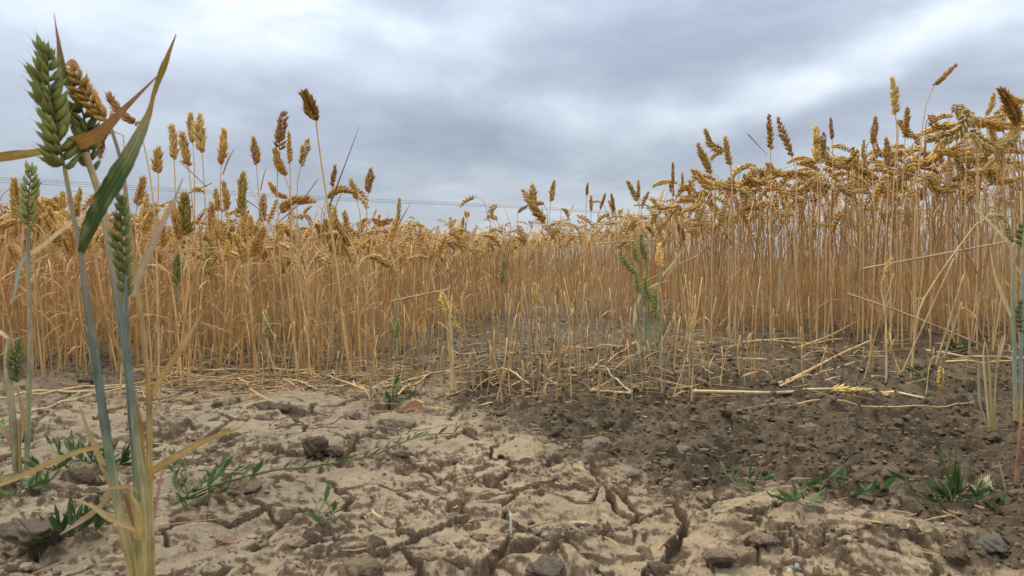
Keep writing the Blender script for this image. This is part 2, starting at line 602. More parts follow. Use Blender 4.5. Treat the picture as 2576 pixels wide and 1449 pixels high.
# ---- ears of wheat
def floret_mesh(L, wid, dep, sides, ts, rs, base_gain, tip_gain, bow=0.0):
    V, C = [], []
    for t, rr in zip(ts, rs):
        for k in range(sides):
            a = 2 * np.pi * k / sides
            V.append((dep * rr * math.cos(a) + bow * math.sin(math.pi * t) * L, wid * rr * math.sin(a), t * L))
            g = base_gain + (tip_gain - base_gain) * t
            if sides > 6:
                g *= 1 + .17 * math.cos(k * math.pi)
            C.append((g, g, g * (1 - .12 * t)))
    V.append((bow * 0.2 * L, 0, (1.42 if sides > 6 else 1.25 if sides > 4 else 1.1) * L)); C.append((tip_gain * 0.9,) * 3)
    n = len(ts)
    q = [(i * sides + k, i * sides + (k + 1) % sides, (i + 1) * sides + (k + 1) % sides, (i + 1) * sides + k) for i in range(n - 1) for k in range(sides)]
    tip = n * sides
    tri = [((n - 1) * sides + k, (n - 1) * sides + (k + 1) % sides, tip) for k in range(sides)]
    return np.array(V), np.array(tri), np.array(q), np.array(C)


def spikelet_arrays(lod, seed=0):
    """one spikelet, 1 unit long, along +Z, outward +X, fan along Y"""
    rs = np.random.RandomState(seed)
    mb = MB()
    if lod == 0:
        ts, rr, sides = (0.0, 0.2, 0.45, 0.7, 0.88, 1.0), (0.4, 0.82, 0.95, 0.66, 0.30, 0.06), 8
        fan = [(-0.66, 0.10, 0.80, 0), (0.66, 0.10, 0.80, 0), (-0.32, 0.22, 1.0, 0.10), (0.32, 0.22, 1.0, 0.10), (0.0, 0.05, 0.92, 0.20)]
        wid, dep = 0.19, 0.16
    elif lod == 1:
        ts, rr, sides = (0.0, 0.4, 0.8), (0.4, 1.0, 0.5), 5
        fan = [(-0.52, 0.08, 0.92, 0.02), (0.52, 0.08, 0.92, 0.02), (0.0, 0.22, 1.0, 0.12), (0.05, -0.1, 0.9, 0.2)]
        wid, dep = 0.235, 0.20
    elif lod == 2:
        ts, rr, sides = (0.05, 0.45), (0.5, 1.0), 4
        fan = [(-0.38, 0.05, 0.95, 0.05), (0.38, 0.05, 0.95, 0.05)]
        wid, dep = 0.25, 0.20
    else:
        ts, rr, sides = (0.4,), (1.0,), 3
        fan = [(0, 0.05, 1.0, 0.05)]
        wid, dep = 0.42, 0.30
    for (yf, xf, L, z0) in fan:
        yf += rs.uniform(-0.12, 0.12); xf += rs.uniform(-0.08, 0.08); L *= rs.uniform(0.88, 1.10)
        g = rs.uniform(0.85, 1.12)
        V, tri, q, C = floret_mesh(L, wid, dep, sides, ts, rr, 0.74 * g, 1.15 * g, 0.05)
        d = nrm(np.array([xf, yf, 1.0]))
        y = nrm(np.cross(d, np.array([1.0, 0, 0]))); x = np.cross(y, d)
        M = np.stack([x, y, d], 1)
        V = V @ M.T + np.array([0.03 * (1 if xf > 0.1 else 0), 0.10 * yf, z0])
        mb.add(V, tri, q, C)
    return mb.arrays()


SPK = [[spikelet_arrays(l, 10 * l + s) for s in range(6)] for l in range(4)]


def ear_frames(p, n, roll, wide=1.0, tip=True):
    """rotation, position, scale of each spikelet along the ear axis p (points from bottom to top)"""
    q = resample(p, n + 1)
    L = np.linalg.norm(np.diff(q, axis=0), axis=1).sum()
    T = tangents(q)
    ref = np.array([math.cos(roll), math.sin(roll), 0.12])
    out = []
    for i in range(n):
        t = i / (n - 1.0)
        Td = T[i]
        S = nrm(ref - Td * (ref @ Td)); N = np.cross(Td, S)
        sg = 1 if i % 2 == 0 else -1
        a = R(31 - 15 * t + 9 * math.sin(i * 12.9898 + n * 3.1 + q[0][0] * 977))
        z = nrm(Td * math.cos(a) + sg * S * math.sin(a))
        x = nrm(sg * S * math.cos(a) - Td * math.sin(a))
        y = np.cross(z, x)
        s = L * 0.208 * wide * (1 + 0.10 * math.sin(i * 78.233 + q[0][0] * 531)) * (0.78 + 0.34 * math.sin(math.pi * min(1, 0.12 + t * 0.95)))
        out.append((np.stack([x, y, z], 1) * s, q[i] + sg * S * L * 0.012))
    if tip:
        Td = T[-1]; S = nrm(ref - Td * (ref @ Td)); N = np.cross(Td, S)
        out.append((np.stack([N, S, Td], 1) * L * 0.15 * wide, q[-1] - Td * L * 0.06))
    return out, L


def ear_into(mb, p, n, roll, lod, col, wide=1.0, rs=rng):
    fr, L = ear_frames(p, n, roll, wide)
    for k, (M, o) in enumerate(fr):
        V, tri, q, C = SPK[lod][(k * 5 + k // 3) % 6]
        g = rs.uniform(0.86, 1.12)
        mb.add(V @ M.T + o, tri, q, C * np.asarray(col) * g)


SPK_MESH = []
for s_ in range(6):
    m_ = MB(); m_.add(*[SPK[0][s_][i] for i in (0,)], tri=SPK[0][s_][1], quad=SPK[0][s_][2], col=SPK[0][s_][3])
    SPK_MESH.append(m_.mesh('spikelet', M_EAR))
SPK_MESH1 = []
for s_ in range(6):
    m_ = MB(); m_.add(SPK[1][s_][0], tri=SPK[1][s_][1], quad=SPK[1][s_][2], col=SPK[1][s_][3])
    SPK_MESH1.append(m_.mesh('spikelet', M_EAR))


def ear_parts(parent, origin, p, n, roll, col, wide=1.0, hi=True, rs=rng):
    """an ear as a part (the rachis) with every spikelet a sub-part"""
    mb = MB()
    q = resample(p, 8)
    tube(mb, q, np.linspace(0.0011, 0.0005, 8), np.array(col) * 0.8, 5)
    ear = mb.build('ear', M_EAR, parent, origin)
    fr, L = ear_frames(p, n, roll, wide)
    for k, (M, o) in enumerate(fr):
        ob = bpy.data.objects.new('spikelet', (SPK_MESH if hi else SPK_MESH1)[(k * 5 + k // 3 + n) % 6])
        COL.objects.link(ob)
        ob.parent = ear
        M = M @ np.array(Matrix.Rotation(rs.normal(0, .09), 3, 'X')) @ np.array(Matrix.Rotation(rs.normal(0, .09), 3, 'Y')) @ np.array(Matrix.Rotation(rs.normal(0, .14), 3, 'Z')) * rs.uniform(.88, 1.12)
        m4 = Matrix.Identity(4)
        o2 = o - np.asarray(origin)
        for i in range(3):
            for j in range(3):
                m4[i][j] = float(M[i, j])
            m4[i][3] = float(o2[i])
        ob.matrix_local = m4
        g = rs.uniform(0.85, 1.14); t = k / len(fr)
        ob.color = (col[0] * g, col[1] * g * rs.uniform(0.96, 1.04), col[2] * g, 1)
    return ear


STRAW = np.array([0.73, 0.48, 0.215]); STRAW_PALE = np.array([0.70, 0.53, 0.28]); STRAW_BROWN = np.array([0.52, 0.29, 0.12])
EAR_GOLD = np.array([0.68, 0.42, 0.12]); EAR_BROWN = np.array([0.42, 0.22, 0.058]); EAR_PALE = np.array([0.76, 0.525, 0.195])
EAR_GREEN = np.array([0.245, 0.255, 0.088]); STEM_BLUE = np.array([0.17, 0.20, 0.155]); LEAF_GREEN = np.array([0.075, 0.12, 0.035])


def stem_cols(n, base, top, rs=rng):
    t = np.linspace(0, 1, n)[:, None]
    c = base * (1 - t) + top * t
    nodes = (np.abs(t - 0.33) < 0.5 / n) | (np.abs(t - 0.62) < 0.5 / n)
    return np.where(nodes, c * 0.72, c)


# ------------------------------------------------------------------ the ground sheet
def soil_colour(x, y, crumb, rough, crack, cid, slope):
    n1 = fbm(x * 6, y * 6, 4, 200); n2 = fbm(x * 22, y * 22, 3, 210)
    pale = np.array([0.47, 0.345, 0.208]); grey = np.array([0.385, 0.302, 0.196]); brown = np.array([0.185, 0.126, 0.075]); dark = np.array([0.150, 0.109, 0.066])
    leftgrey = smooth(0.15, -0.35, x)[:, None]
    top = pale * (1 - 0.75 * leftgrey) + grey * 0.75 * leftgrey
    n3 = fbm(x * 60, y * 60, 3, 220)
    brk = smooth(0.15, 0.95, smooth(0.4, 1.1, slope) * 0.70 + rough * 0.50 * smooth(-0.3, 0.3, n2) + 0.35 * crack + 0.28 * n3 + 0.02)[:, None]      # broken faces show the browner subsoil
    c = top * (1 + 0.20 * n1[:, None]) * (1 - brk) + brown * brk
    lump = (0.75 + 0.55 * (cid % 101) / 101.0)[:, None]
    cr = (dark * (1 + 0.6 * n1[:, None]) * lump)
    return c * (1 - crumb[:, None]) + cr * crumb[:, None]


def build_ground():
    az = np.concatenate([np.linspace(-math.pi, -R(37), 90, endpoint=False), np.linspace(-R(37), R(37), 930), np.linspace(R(37), math.pi, 90, endpoint=False)[1:]])
    rr = [0.28]
    while rr[-1] < 4.2:
        rr.append(rr[-1] * (1.0027 if 0.6 < rr[-1] < 1.7 else 1.0075))
    while rr[-1] < 1500:
        rr.append(rr[-1] * 1.16)
    rr = np.array(rr)
    A, Rr = np.meshgrid(az, rr)
    X = (Rr * np.sin(A)).ravel(); Y = (Rr * np.cos(A)).ravel()
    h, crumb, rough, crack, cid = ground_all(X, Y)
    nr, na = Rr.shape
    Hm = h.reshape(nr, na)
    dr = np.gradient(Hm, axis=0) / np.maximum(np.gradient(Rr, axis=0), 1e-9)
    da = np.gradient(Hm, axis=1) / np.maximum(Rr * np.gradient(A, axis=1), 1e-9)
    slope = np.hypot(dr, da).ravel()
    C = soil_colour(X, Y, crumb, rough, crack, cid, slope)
    i = np.arange(nr - 1)[:, None] * na; j = np.arange(na)[None, :]; k = (j + 1) % na
    q = np.stack([i + j, i + k, i + na + k, i + na + j], -1).reshape(-1, 4)[:, ::-1]
    mb = MB()
    V = np.stack([X, Y, h], 1)
    V = np.concatenate([V, [[0, 0, 0]]])
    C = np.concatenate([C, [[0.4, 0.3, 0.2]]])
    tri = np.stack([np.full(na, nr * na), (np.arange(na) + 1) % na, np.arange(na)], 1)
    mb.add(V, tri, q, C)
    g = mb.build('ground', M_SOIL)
    tag(g, 'dry cracked crusted soil, loose and crumbly towards the right', None, None, 'structure')


build_ground()


# ------------------------------------------------------------------ clods and crumbs
def ico(sub):
    import bmesh
    bm = bmesh.new()
    bmesh.ops.create_icosphere(bm, subdivisions=sub, radius=1.0)
    V = np.array([v.co[:] for v in bm.verts]); F = np.array([[v.index for v in f.verts] for f in bm.faces])
    bm.free()
    return V, F


ICO1, ICO2, ICO3 = ico(1), ico(2), ico(4)


def clod_arrays(base, seed, amp=0.35):
    rs = np.random.RandomState(seed)
    V, F = base
    V = V.copy()
    # chop with a few planes for facets, then roughen
    for _ in range(7):
        d = nrm(rs.normal(size=3)); o = rs.uniform(0.55, 0.85)
        ex = np.maximum(V @ d - o, 0)
        V = V - ex[:, None] * d * 0.9
    n = perlin(V[:, 0] * 2.1 + V[:, 2] * 1.3 + seed, V[:, 1] * 2.1 - V[:, 2] * 1.7, seed % 50) + 0.5 * perlin(V[:, 0] * 5 + V[:, 2] * 3 + seed, V[:, 1] * 5 - V[:, 2] * 4, seed % 50 + 1)
    n = n + 0.35 * perlin(V[:, 0] * 11 + V[:, 2] * 7 + seed, V[:, 1] * 11 - V[:, 2] * 8, seed % 50 + 2) + 0.2 * perlin(V[:, 0] * 23 + V[:, 2] * 17, V[:, 1] * 23 - V[:, 2] * 18, seed % 50 + 3)
    V = V * (1 + amp * 0.75 * n)[:, None]
    V = V * np.array([rs.uniform(0.8, 1.25), rs.uniform(0.75, 1.1), rs.uniform(0.5, 0.75)])
    return V, F


CLOD_MESH = []
for s_ in range(12):
    V_, F_ = clod_arrays(ICO2, 300 + s_)
    m_ = MB(); m_.add(V_, F_, None, (1, 1, 1))
    CLOD_MESH.append(m_.mesh('soil_clod', M_SOIL, smooth_=False))

DARK = (0.158, 0.114, 0.068); PALE = (0.38, 0.285, 0.178); MID = (0.29, 0.21, 0.13); CHALK = (0.62, 0.57, 0.48)
# (x, y of the foot, width in picture units, height ratio, colour, label)
CLODS = [
    (785, 1128, 70, 0.95, DARK, 'dark upright soil clod standing like a broken tooth on the pale crust'),
    (835, 1138, 62, 0.45, DARK, 'low dark soil clod trailing right of the tooth shaped clod'),
    (1012, 1182, 92, 0.55, DARK, 'round dark double soil clod under the long green runner'),
    (790, 1362, 80, 0.6, (0.13, 0.095, 0.065), 'blackish lumpy clod at the foot of the small green sprout'),
    (850, 1378, 70, 0.5, DARK, 'dark clod just right of the sprout at the bottom'),
    (925, 1385, 84, 0.62, DARK, 'dark brown clod over a hollow, right of the sprout'),
    (980, 1082, 120, 0.45, PALE, 'big pale flat topped clod below the distant weed patch'),
    (1135, 1158, 44, 0.55, MID, 'small brown clod right of the long runner stem'),
    (600, 1235, 92, 0.6, MID, 'rounded brown clod among the runner stems at left'),
    (1575, 1200, 95, 0.42, (0.34, 0.26, 0.165), 'large tan block of crust where crack and loose soil meet'),
    (1500, 1140, 90, 0.6, (0.30, 0.22, 0.15), 'layered flaky clod with torn bark like ridges'),
    (1480, 1078, 50, 0.7, MID, 'dark pointed clod standing up in the loose soil, left one'),
    (1690, 1090, 62, 0.7, MID, 'angular clod with one smooth slanting face in the loose soil'),
    (1755, 1075, 50, 0.85, DARK, 'dark jagged clod with sharp top in the loose soil'),
    (1715, 1145, 80, 0.5, MID, 'flat brown clod lying below the angular clods'),
    (1780, 1132, 60, 0.6, DARK, 'rounded dark clod right of the flat brown clod'),
    (2245, 1080, 48, 0.8, DARK, 'dark upright clod below the lying straw with an ear'),
    (2385, 1095, 40, 0.8, DARK, 'small dark clod left of the dry shoots at right'),
    (2050, 1085, 60, 0.5, MID, 'wide brown clod alone in the middle of loose soil'),
    (1530, 1065, 44, 0.5, DARK, 'small dark clod beside the pointed clod in loose soil'),
    (2300, 1440, 60, 0.6, MID, 'brown clod in the gritty bottom right corner'),
    (2420, 1405, 70, 0.5, DARK, 'dark flat clod in the gritty bottom right corner'),
    (2520, 1380, 90, 0.5, (0.22, 0.185, 0.14), 'greyish slab of soil near the bottom right edge'),
    (2450, 1352, 50, 0.4, (0.25, 0.225, 0.185), 'grey flat stone below the tall weed'),
    (180, 1215, 110, 0.5, DARK, 'broad dark clod behind the foreground wheat plant'),
    (60, 1350, 150, 0.45, (0.2, 0.15, 0.105), 'wide brown lump in the bottom left corner'),
    (460, 1320, 90, 0.45, MID, 'rough brown lump right of the foreground stems'),
    (900, 1445, 110, 0.5, MID, 'rounded brown lump cut by the bottom edge'),
    (1375, 1447, 100, 0.7, (0.22, 0.165, 0.115), 'knobbly brown lump at the bottom edge beside the crack'),
    (1660, 1448, 70, 0.9, (0.19, 0.14, 0.088), 'dark block standing inside the wide crack at the bottom'),
    (410, 1075, 60, 0.5, MID, 'brown clod right of the foreground stems, farther back'),
    (700, 1035, 60, 0.5, DARK, 'dark clod in front of the straw row at left'),
    (540, 1035, 54, 0.45, MID, 'small brown clod in front of the straw row'),
    (210, 965, 70, 0.5, DARK, 'dark clod behind the foreground wheat, near the straw'),
    (1010, 1140, 40, 0.5, MID, 'little brown clod above the long runner'),
    (880, 1050, 60, 0.4, (0.3, 0.23, 0.16), 'flat tan clod at the end of the left crack'),
    (1290, 1290, 44, 0.5, MID, 'little clod on the smooth crust at centre'),
    (1820, 1405, 90, 0.4, MID, 'low brown lump right of the wide crack'),
    (1930, 1360, 70, 0.4, (0.3, 0.225, 0.15), 'tan lump on the mound below the rosette weed'),
    (2115, 1310, 80, 0.45, (0.3, 0.225, 0.15), 'tan lump on the right flank of the mound'),
    (2010, 1424, 46, 0.6, CHALK, 'white chalky stone low on the mound'),
    (1990, 1436, 26, 0.6, CHALK, 'tiny white chip left of the chalky stone'),
    (2262, 1432, 40, 0.8, CHALK, 'white chalk lump at the bottom right of the mound'),
    (2385, 1322, 34, 0.5, CHALK, 'whitish stone under the tall weed stems'),
    (1338, 1107, 20, 0.8, (0.78, 0.78, 0.76), 'white chip lying left in the loose soil'),
    (1352, 1104, 18, 0.9, (0.78, 0.78, 0.76), 'white chip right beside another white chip in loose soil'),
    (940, 1308, 12, 0.8, (0.8, 0.8, 0.78), 'tiny white chip on the crust right of the sprout'),
]
for ci, (x, y, wpx, hr, col, lab) in enumerate(CLODS):
    g = G(x, y)
    rad = wpx / FPX * g[1] * 0.56
    V_, F_ = clod_arrays(ICO3 if wpx > 30 else ICO1, 500 + ci)
    V_ = V_ / np.abs(V_).max(0)
    V_ = V_ * np.array([rad, rad * 0.85, rad * hr]) + np.array([0, 0, rad * hr * 0.30])
    m_ = MB(); m_.add(V_, F_, None, col)
    white = col[0] > 0.6 or 'stone' in lab
    o = m_.build('stone' if white else 'soil_clod', M_SOIL, None, (0, 0, 0), wpx > 30)
    o.location = g + np.array([0, rad * 0.6, -0.003 if not white else -0.005 * min(1, rad / .01)])
    tag(o, lab, 'stone' if white else 'soil clod', 'pale stones on the soil' if white else 'large soil clods on the ground')

# mid-size clods of the loose soil, singly; smaller crumbs as one mass
spots = []
rs_ = np.random.RandomState(21)
while len(spots) < 210:
    x, y = rs_.uniform(500, 2560), 960 + 490 * rs_.rand() ** 1.3
    g = G0(x, y)
    c = ground_all(g[0:1], g[1:2])[1][0]
    if rs_.rand() > (0.15 + 0.85 * c):
        continue
    spots.append((x, y, g, c))
sizes = np.sort(rs_.gamma(2.2, 0.0022, 210) + 0.0035)[::-1]
MARKS = [(2005, 1270, 'rosette weed on the mound'), (2400, 1250, 'tall weed at lower right'), (2150, 995, 'thick lying straw with an ear'), (2494, 1080, 'small dry tuft'), (1700, 1340, 'wide crack'), (800, 1120, 'tooth shaped clod'),
         (812, 1330, 'tiny green sprout'), (1000, 1150, 'long green runner'), (1284, 1335, 'short white stick'), (1040, 1040, 'reddish dead leaf'), (350, 1400, 'foot of the big green plant'), (1480, 1070, 'pointed clod in the loose soil'),
         (1720, 1090, 'angular clods in the loose soil'), (600, 1240, 'runner stems at left'), (640, 960, 'left litter row'), (1345, 1105, 'pair of white chips'), (1575, 1190, 'large tan block of crust'), (1850, 1220, 'sprig left of the mound'),
         (2260, 1425, 'white chalk lump'), (2245, 1080, 'dark upright clod at right'), (2050, 1085, 'wide clod amid the loose soil'), (1600, 990, 'split straw of the patch'), (1140, 990, 'thick pale stalk'), (2350, 950, 'ear hanging upside down'), (1800, 930, 'foot of the green clump'), (1400, 1000, 'front of the bare patch')]
for k, ((x, y, g, c), rad) in enumerate(zip(spots, sizes)):
    o = bpy.data.objects.new('soil_clod', CLOD_MESH[k % 12])
    COL.objects.link(o)
    rad = min(rad, 0.012)
    z = float(ground_h(g[0:1], g[1:2])[0])
    o.location = (g[0], g[1], z + rad * 0.15)
    o.rotation_euler = (rs_.uniform(-.4, .4), rs_.uniform(-.4, .4), rs_.uniform(0, 6.28))
    o.scale = (rad, rad, rad)
    b = rs_.uniform(0.8, 1.35)
    cc = np.array(DARK) * b if c > 0.5 else np.array(MID) * b * 1.1
    o.color = (*cc, 1)
    onc = c > 0.5
    lx, ly, lw = min(MARKS, key=lambda m: (m[0] - x) ** 2 + 3 * (m[1] - y) ** 2)
    side = 'left of' if x < lx - 60 else 'right of' if x > lx + 60 else 'below' if y > ly else 'above'
    lab = f'small {"light" if b > 1.12 else "dark"} clod on {"loose soil" if onc else "pale crust"} {side} the {lw}'
    tag(o, lab, 'soil clod', lab)


def build_crumbs():
    rs = np.random.RandomState(31)
    base = [clod_arrays(ico(1), 700 + k, 0.4) for k in range(6)]
    # coarse 20-sided lumps
    low = [clod_arrays((ICO1[0], ICO1[1]), 800 + k, 0.4) for k in range(2)]
    N = 54000
    th = rs.uniform(-R(40), R(40), N); rad = 0.62 * (3.0 / 0.62) ** rs.rand(N)
    X, Y = rad * np.sin(th), rad * np.cos(th)
    h, crumb, rough, crack, cid = ground_all(X, Y)
    clump = smooth(-0.1, 0.35, fbm(X * 10, Y * 10, 3, 333))
    keep = rs.rand(N) < (crumb * 0.46 + (1 - crumb) * (0.03 + 0.20 * rough * clump))
    X, Y, h, crumb = X[keep], Y[keep], h[keep], crumb[keep]
    n = len(X)
    s = (0.0010 + rs.gamma(1.5, 0.0011, n)) * np.where(Y > 1.4, 1.25, 1.0)
    s = np.minimum(s, 0.0065) * np.where((crumb < .3) & (rs.rand(n) < .6), .55, 1.0)
    mb = MB()
    octV = np.array([(1, 0, 0), (-.9, .2, 0), (0.1, 1, .1), (0, -1, 0), (0.1, 0.1, .7), (0, 0, -.6), (.7, .6, .3), (-.6, -.6, .35)], float)
    for k in range(6):
        idx = np.where(np.arange(n) % 6 == k)[0]
        V, F = base[k]
        ang = rs.uniform(0, 6.28, len(idx)); ca, sa = np.cos(ang), np.sin(ang)
        sc = s[idx]
        VX = (V[None, :, 0] * ca[:, None] - V[None, :, 1] * sa[:, None]) * sc[:, None] + X[idx][:, None]
        VY = (V[None, :, 0] * sa[:, None] + V[None, :, 1] * ca[:, None]) * sc[:, None] + Y[idx][:, None]
        VZ = V[None, :, 2] * sc[:, None] * 1.1 + (h[idx] + sc * 0.45)[:, None]
        A = np.stack([VX, VY, VZ], -1).reshape(-1, 3)
        Fi = (F[None] + (np.arange(len(idx)) * len(V))[:, None, None]).reshape(-1, 3)
        b = rs.uniform(0.55, 1.9, len(idx))[:, None]
        c = (np.array(DARK) * crumb[idx][:, None] + np.array((0.30, 0.22, 0.145)) * (1 - crumb[idx][:, None])) * b
        mb.add(A, Fi, None, np.repeat(c, len(V), 0))
    o = mb.build('soil_crumbs', M_SOIL, None, (0, 0, 0), False)
    tag(o, 'fine loose soil crumbs scattered over the ground', None, None, 'stuff')
    return n


N_CRUMBS = build_crumbs()

# ------------------------------------------------------------------ wheat stalks: builders
YTOP_U = [-0.80, -0.62, -0.52, -0.44, -0.16, -0.05, 0.03, 0.09, 0.16, 0.235, 0.28, 0.36, 0.46, 0.55, 0.62, 0.75]
YTOP_V = [485, 490, 520, 575, 585, 590, 590, 560, 535, 490, 440, 420, 400, 350, 300, 285]
YF_U = [-0.80, -0.5, -0.3, -0.2, -0.12, -0.05, 0.0, 0.12, 0.18, 0.245, 0.30, 0.45, 0.6, 0.75]
YF_V = [1.58, 1.53, 1.49, 1.55, 1.95, 2.7, 3.0, 3.15, 2.85, 2.42, 2.35, 2.2, 1.95, 1.8]


def crop_height(X, Y):
    u = X / Y
    yt = np.interp(u, YTOP_U, YTOP_V); yf = np.interp(u, YF_U, YF_V)
    hf = CAM_H + (650 - yt) * yf / FPX
    return np.minimum(np.maximum(hf, 0.56), hf + np.maximum(0, 0.022 * (Y - yf))), yf


def stalk_path(H, lean, droop, ear_len, ear_bend, wob, n=10, ne=6):
    """stem and ear paths in the local XZ plane, the stem rooted at 0"""
    Ls = H * 1.02
    s = np.linspace(0, 1, n)
    s = 1 - (1 - s) ** 1.5                                   # closer samples near the bend
    ang = lean * (0.2 + 0.8 * s) + droop * smooth(0.78, 1.0, s) * 0.85
    ds = np.diff(s) * Ls
    a2 = 0.5 * (ang[1:] + ang[:-1])
    x = np.concatenate([[0], np.cumsum(np.sin(a2) * ds)]); z = np.concatenate([[0], np.cumsum(np.cos(a2) * ds)])
    y = wob * np.sin(s * 3.0) * H * 0.03
    stem = np.stack([x, y, z], 1)
    ae = ang[-1] + droop * 0.15 + ear_bend * np.linspace(0, 1, ne)
    dx = np.sin(ae) * ear_len / (ne - 1); dz = np.cos(ae) * ear_len / (ne - 1)
    ear = np.stack([x[-1] + np.concatenate([[0], np.cumsum(dx[:-1])]), np.full(ne, y[-1]), z[-1] + np.concatenate([[0], np.cumsum(dz[:-1])])], 1)
    k = H / max(stem[:, 2].max(), 1e-6)
    if ear[:, 2].max() > H:                                  # the highest point of the whole stalk is H
        k = H / max(ear[:, 2].max(), stem[:, 2].max())
    stem2 = stem.copy(); stem2[:, 2] *= k
    sh = stem2[-1] - stem[-1]
    return stem2, ear + sh


def leaf_path(p0, az, L, up, sag, n=6):
    t = np.linspace(0, 1, n)
    ang = up + (sag - up) * t ** 0.8                          # angle from vertical
    st = L / (n - 1)
    r = np.concatenate([[0], np.cumsum(np.sin(ang[:-1]) * st)]); z = np.concatenate([[0], np.cumsum(np.cos(ang[:-1]) * st)])
    return p0 + np.stack([r * math.cos(az), r * math.sin(az), z], 1)


LEAF_W = np.array([0.55, 1.0, 0.95, 0.75, 0.45, 0.05])


def stalk_pieces(H, rs, lod, droopy=0.5, colour=None):
    """stem, ear, leaves of one stalk as MBs with the foot at 0; lod 1 (near) to 3 (far)"""
    ear_len = rs.uniform(0.068, 0.098) * (0.42 + 1.0 * H)
    if rs.rand() < droopy:
        droop, bend = rs.uniform(1.0, 2.0), rs.uniform(0.5, 1.1)
    else:
        droop, bend = rs.uniform(0.0, 0.45), rs.uniform(-0.1, 0.5)
    stem, ear = stalk_path(H, rs.uniform(0.0, 0.16), droop, ear_len, bend, rs.uniform(-1, 1), {1: 11, 2: 6, 3: 4}[lod], {1: 6, 2: 4, 3: 3}[lod])
    base = STRAW * (1 - 0.25 * rs.rand()) + STRAW_BROWN * 0.15 * rs.rand()
    top = STRAW * rs.uniform(0.85, 1.12)
    base = base * np.array([1.0, 0.93, 0.82])
    r0 = rs.uniform(0.0017, 0.0026)
    ms, me_, ml = MB(), MB(), []
    n = len(stem)
    tube(ms, stem, np.linspace(r0, r0 * 0.6, n), stem_cols(n, base, top), {1: 5, 2: 3, 3: 3}[lod])
    if colour is None:
        w = rs.rand()
        ec = EAR_GOLD * (1 - w) + (EAR_BROWN if rs.rand() < 0.35 else EAR_PALE) * w
    else:
        ec = colour
    ear_into(me_, ear, {1: 17, 2: 13, 3: 12}[lod], rs.uniform(0, 6.28), lod, ec, 1.0, rs)
    for _ in range({1: rs.randint(2, 5), 2: rs.randint(1, 4), 3: 1}[lod]):
        k = rs.uniform(0.08, 0.72)
        i = int(k * (n - 1)); p0 = stem[i] * (1 - (k * (n - 1) - i)) + stem[i + 1] * (k * (n - 1) - i)
        az = rs.uniform(0, 6.28); L = rs.uniform(0.06, 0.17)
        nn = 6 if lod == 1 else 4
        lp = leaf_path(p0, az, L, rs.uniform(0.10, 0.7), rs.uniform(0.5, 2.8), nn)
        lw = np.interp(np.linspace(0, 1, nn), np.linspace(0, 1, 6), LEAF_W) * rs.uniform(0.0010, 0.0027)
        c = (STRAW * rs.uniform(0.75, 1.15) if rs.rand() < 0.6 else STRAW_BROWN * rs.uniform(0.8, 1.25))
        m = MB()
        ribbon(m, lp, lw, (-math.sin(az) + rs.uniform(-.4, .4), math.cos(az), rs.uniform(-.5, .5)), np.repeat(c[None], nn, 0), rs.uniform(0.1, 0.6))
        ml.append(m)
    return ms, me_, ml


# ------------------------------------------------------------------ where the crop stands
def crop_positions():
    rs = np.random.RandomState(5)
    P_ = []
    for (y0, y1, dens) in ((1.5, 3.4, 430), (3.4, 7.0, 130), (7.0, 14.0, 26), (14.0, 36.0, 3.2)):
        um = 0.86
        area = um * (y1 * y1 - y0 * y0)
        N = int(area * dens)
        Y = np.sqrt(rs.uniform(y0 * y0, y1 * y1, N)); X = rs.uniform(-um, um, N) * Y
        P_.append(np.stack([X, Y], 1))
    P_ = np.concatenate(P_)
    X, Y = P_[:, 0], P_[:, 1]
    u = X / Y
    H, yf = crop_height(X, Y)
    edge = Y - yf + 0.10 * fbm(X * 3.5, Y * 3.5, 3, 400)
    # the right stand starts as a wall; the left and middle thin out towards the bare patch
    ramp = np.interp(u, [-0.8, -0.1, 0.1, 0.22, 0.8], [0.26, 0.32, 0.45, 0.22, 0.22])
    dens = np.clip(edge / ramp, 0, 1) ** 0.8
    full = np.interp(u, [-0.8, -0.12, 0.0, 0.18, 0.27, 0.8], [0.92, 1.0, 1.0, 0.95, 0.68, 0.66])
    full = full * np.where((u > 0.22) & (Y > yf + 0.6), 0.6, 1.0)
    keep = rs.rand(len(X)) < dens * full
    return X[keep], Y[keep], H[keep]


CX, CY, CH = crop_positions()
rs_ = np.random.RandomState(9)
CH = CH * np.clip(rs_.normal(0.93, 0.10, len(CH)), 0.66, 1.2)
CH = np.where((CX / CY < .22) & (CX / CY > -.5) & (CY > 2.0) & (rs_.rand(len(CH)) < .10), np.minimum(CH * rs_.uniform(1.10, 1.32, len(CH)), .58), CH)
CZ = ground_h(CX, CY)
order = np.argsort(CY)
CX, CY, CH, CZ = CX[order], CY[order], CH[order], CZ[order]
u_ = CX / CY
infr = np.abs(u_) < 0.67
idx_in = np.where(infr)[0]
single = set(idx_in[:205].tolist())

# prototypes for the single stalks
PROTO = []
rsP = np.random.RandomState(77)
for k in range(22):
    droopy = k % 2 == 0
    H = (0.30, 0.36, 0.42, 0.50, 0.56, 0.60)[k % 6] if k < 18 else 0.34
    ms, me_, ml = stalk_pieces(H, rsP, 1, 1.0 if droopy else 0.0)
    PROTO.append((H, droopy, ms.mesh('stem', M_STRAW), me_.mesh('ear', M_EAR), [m.mesh('leaf', M_LEAF) for m in ml]))


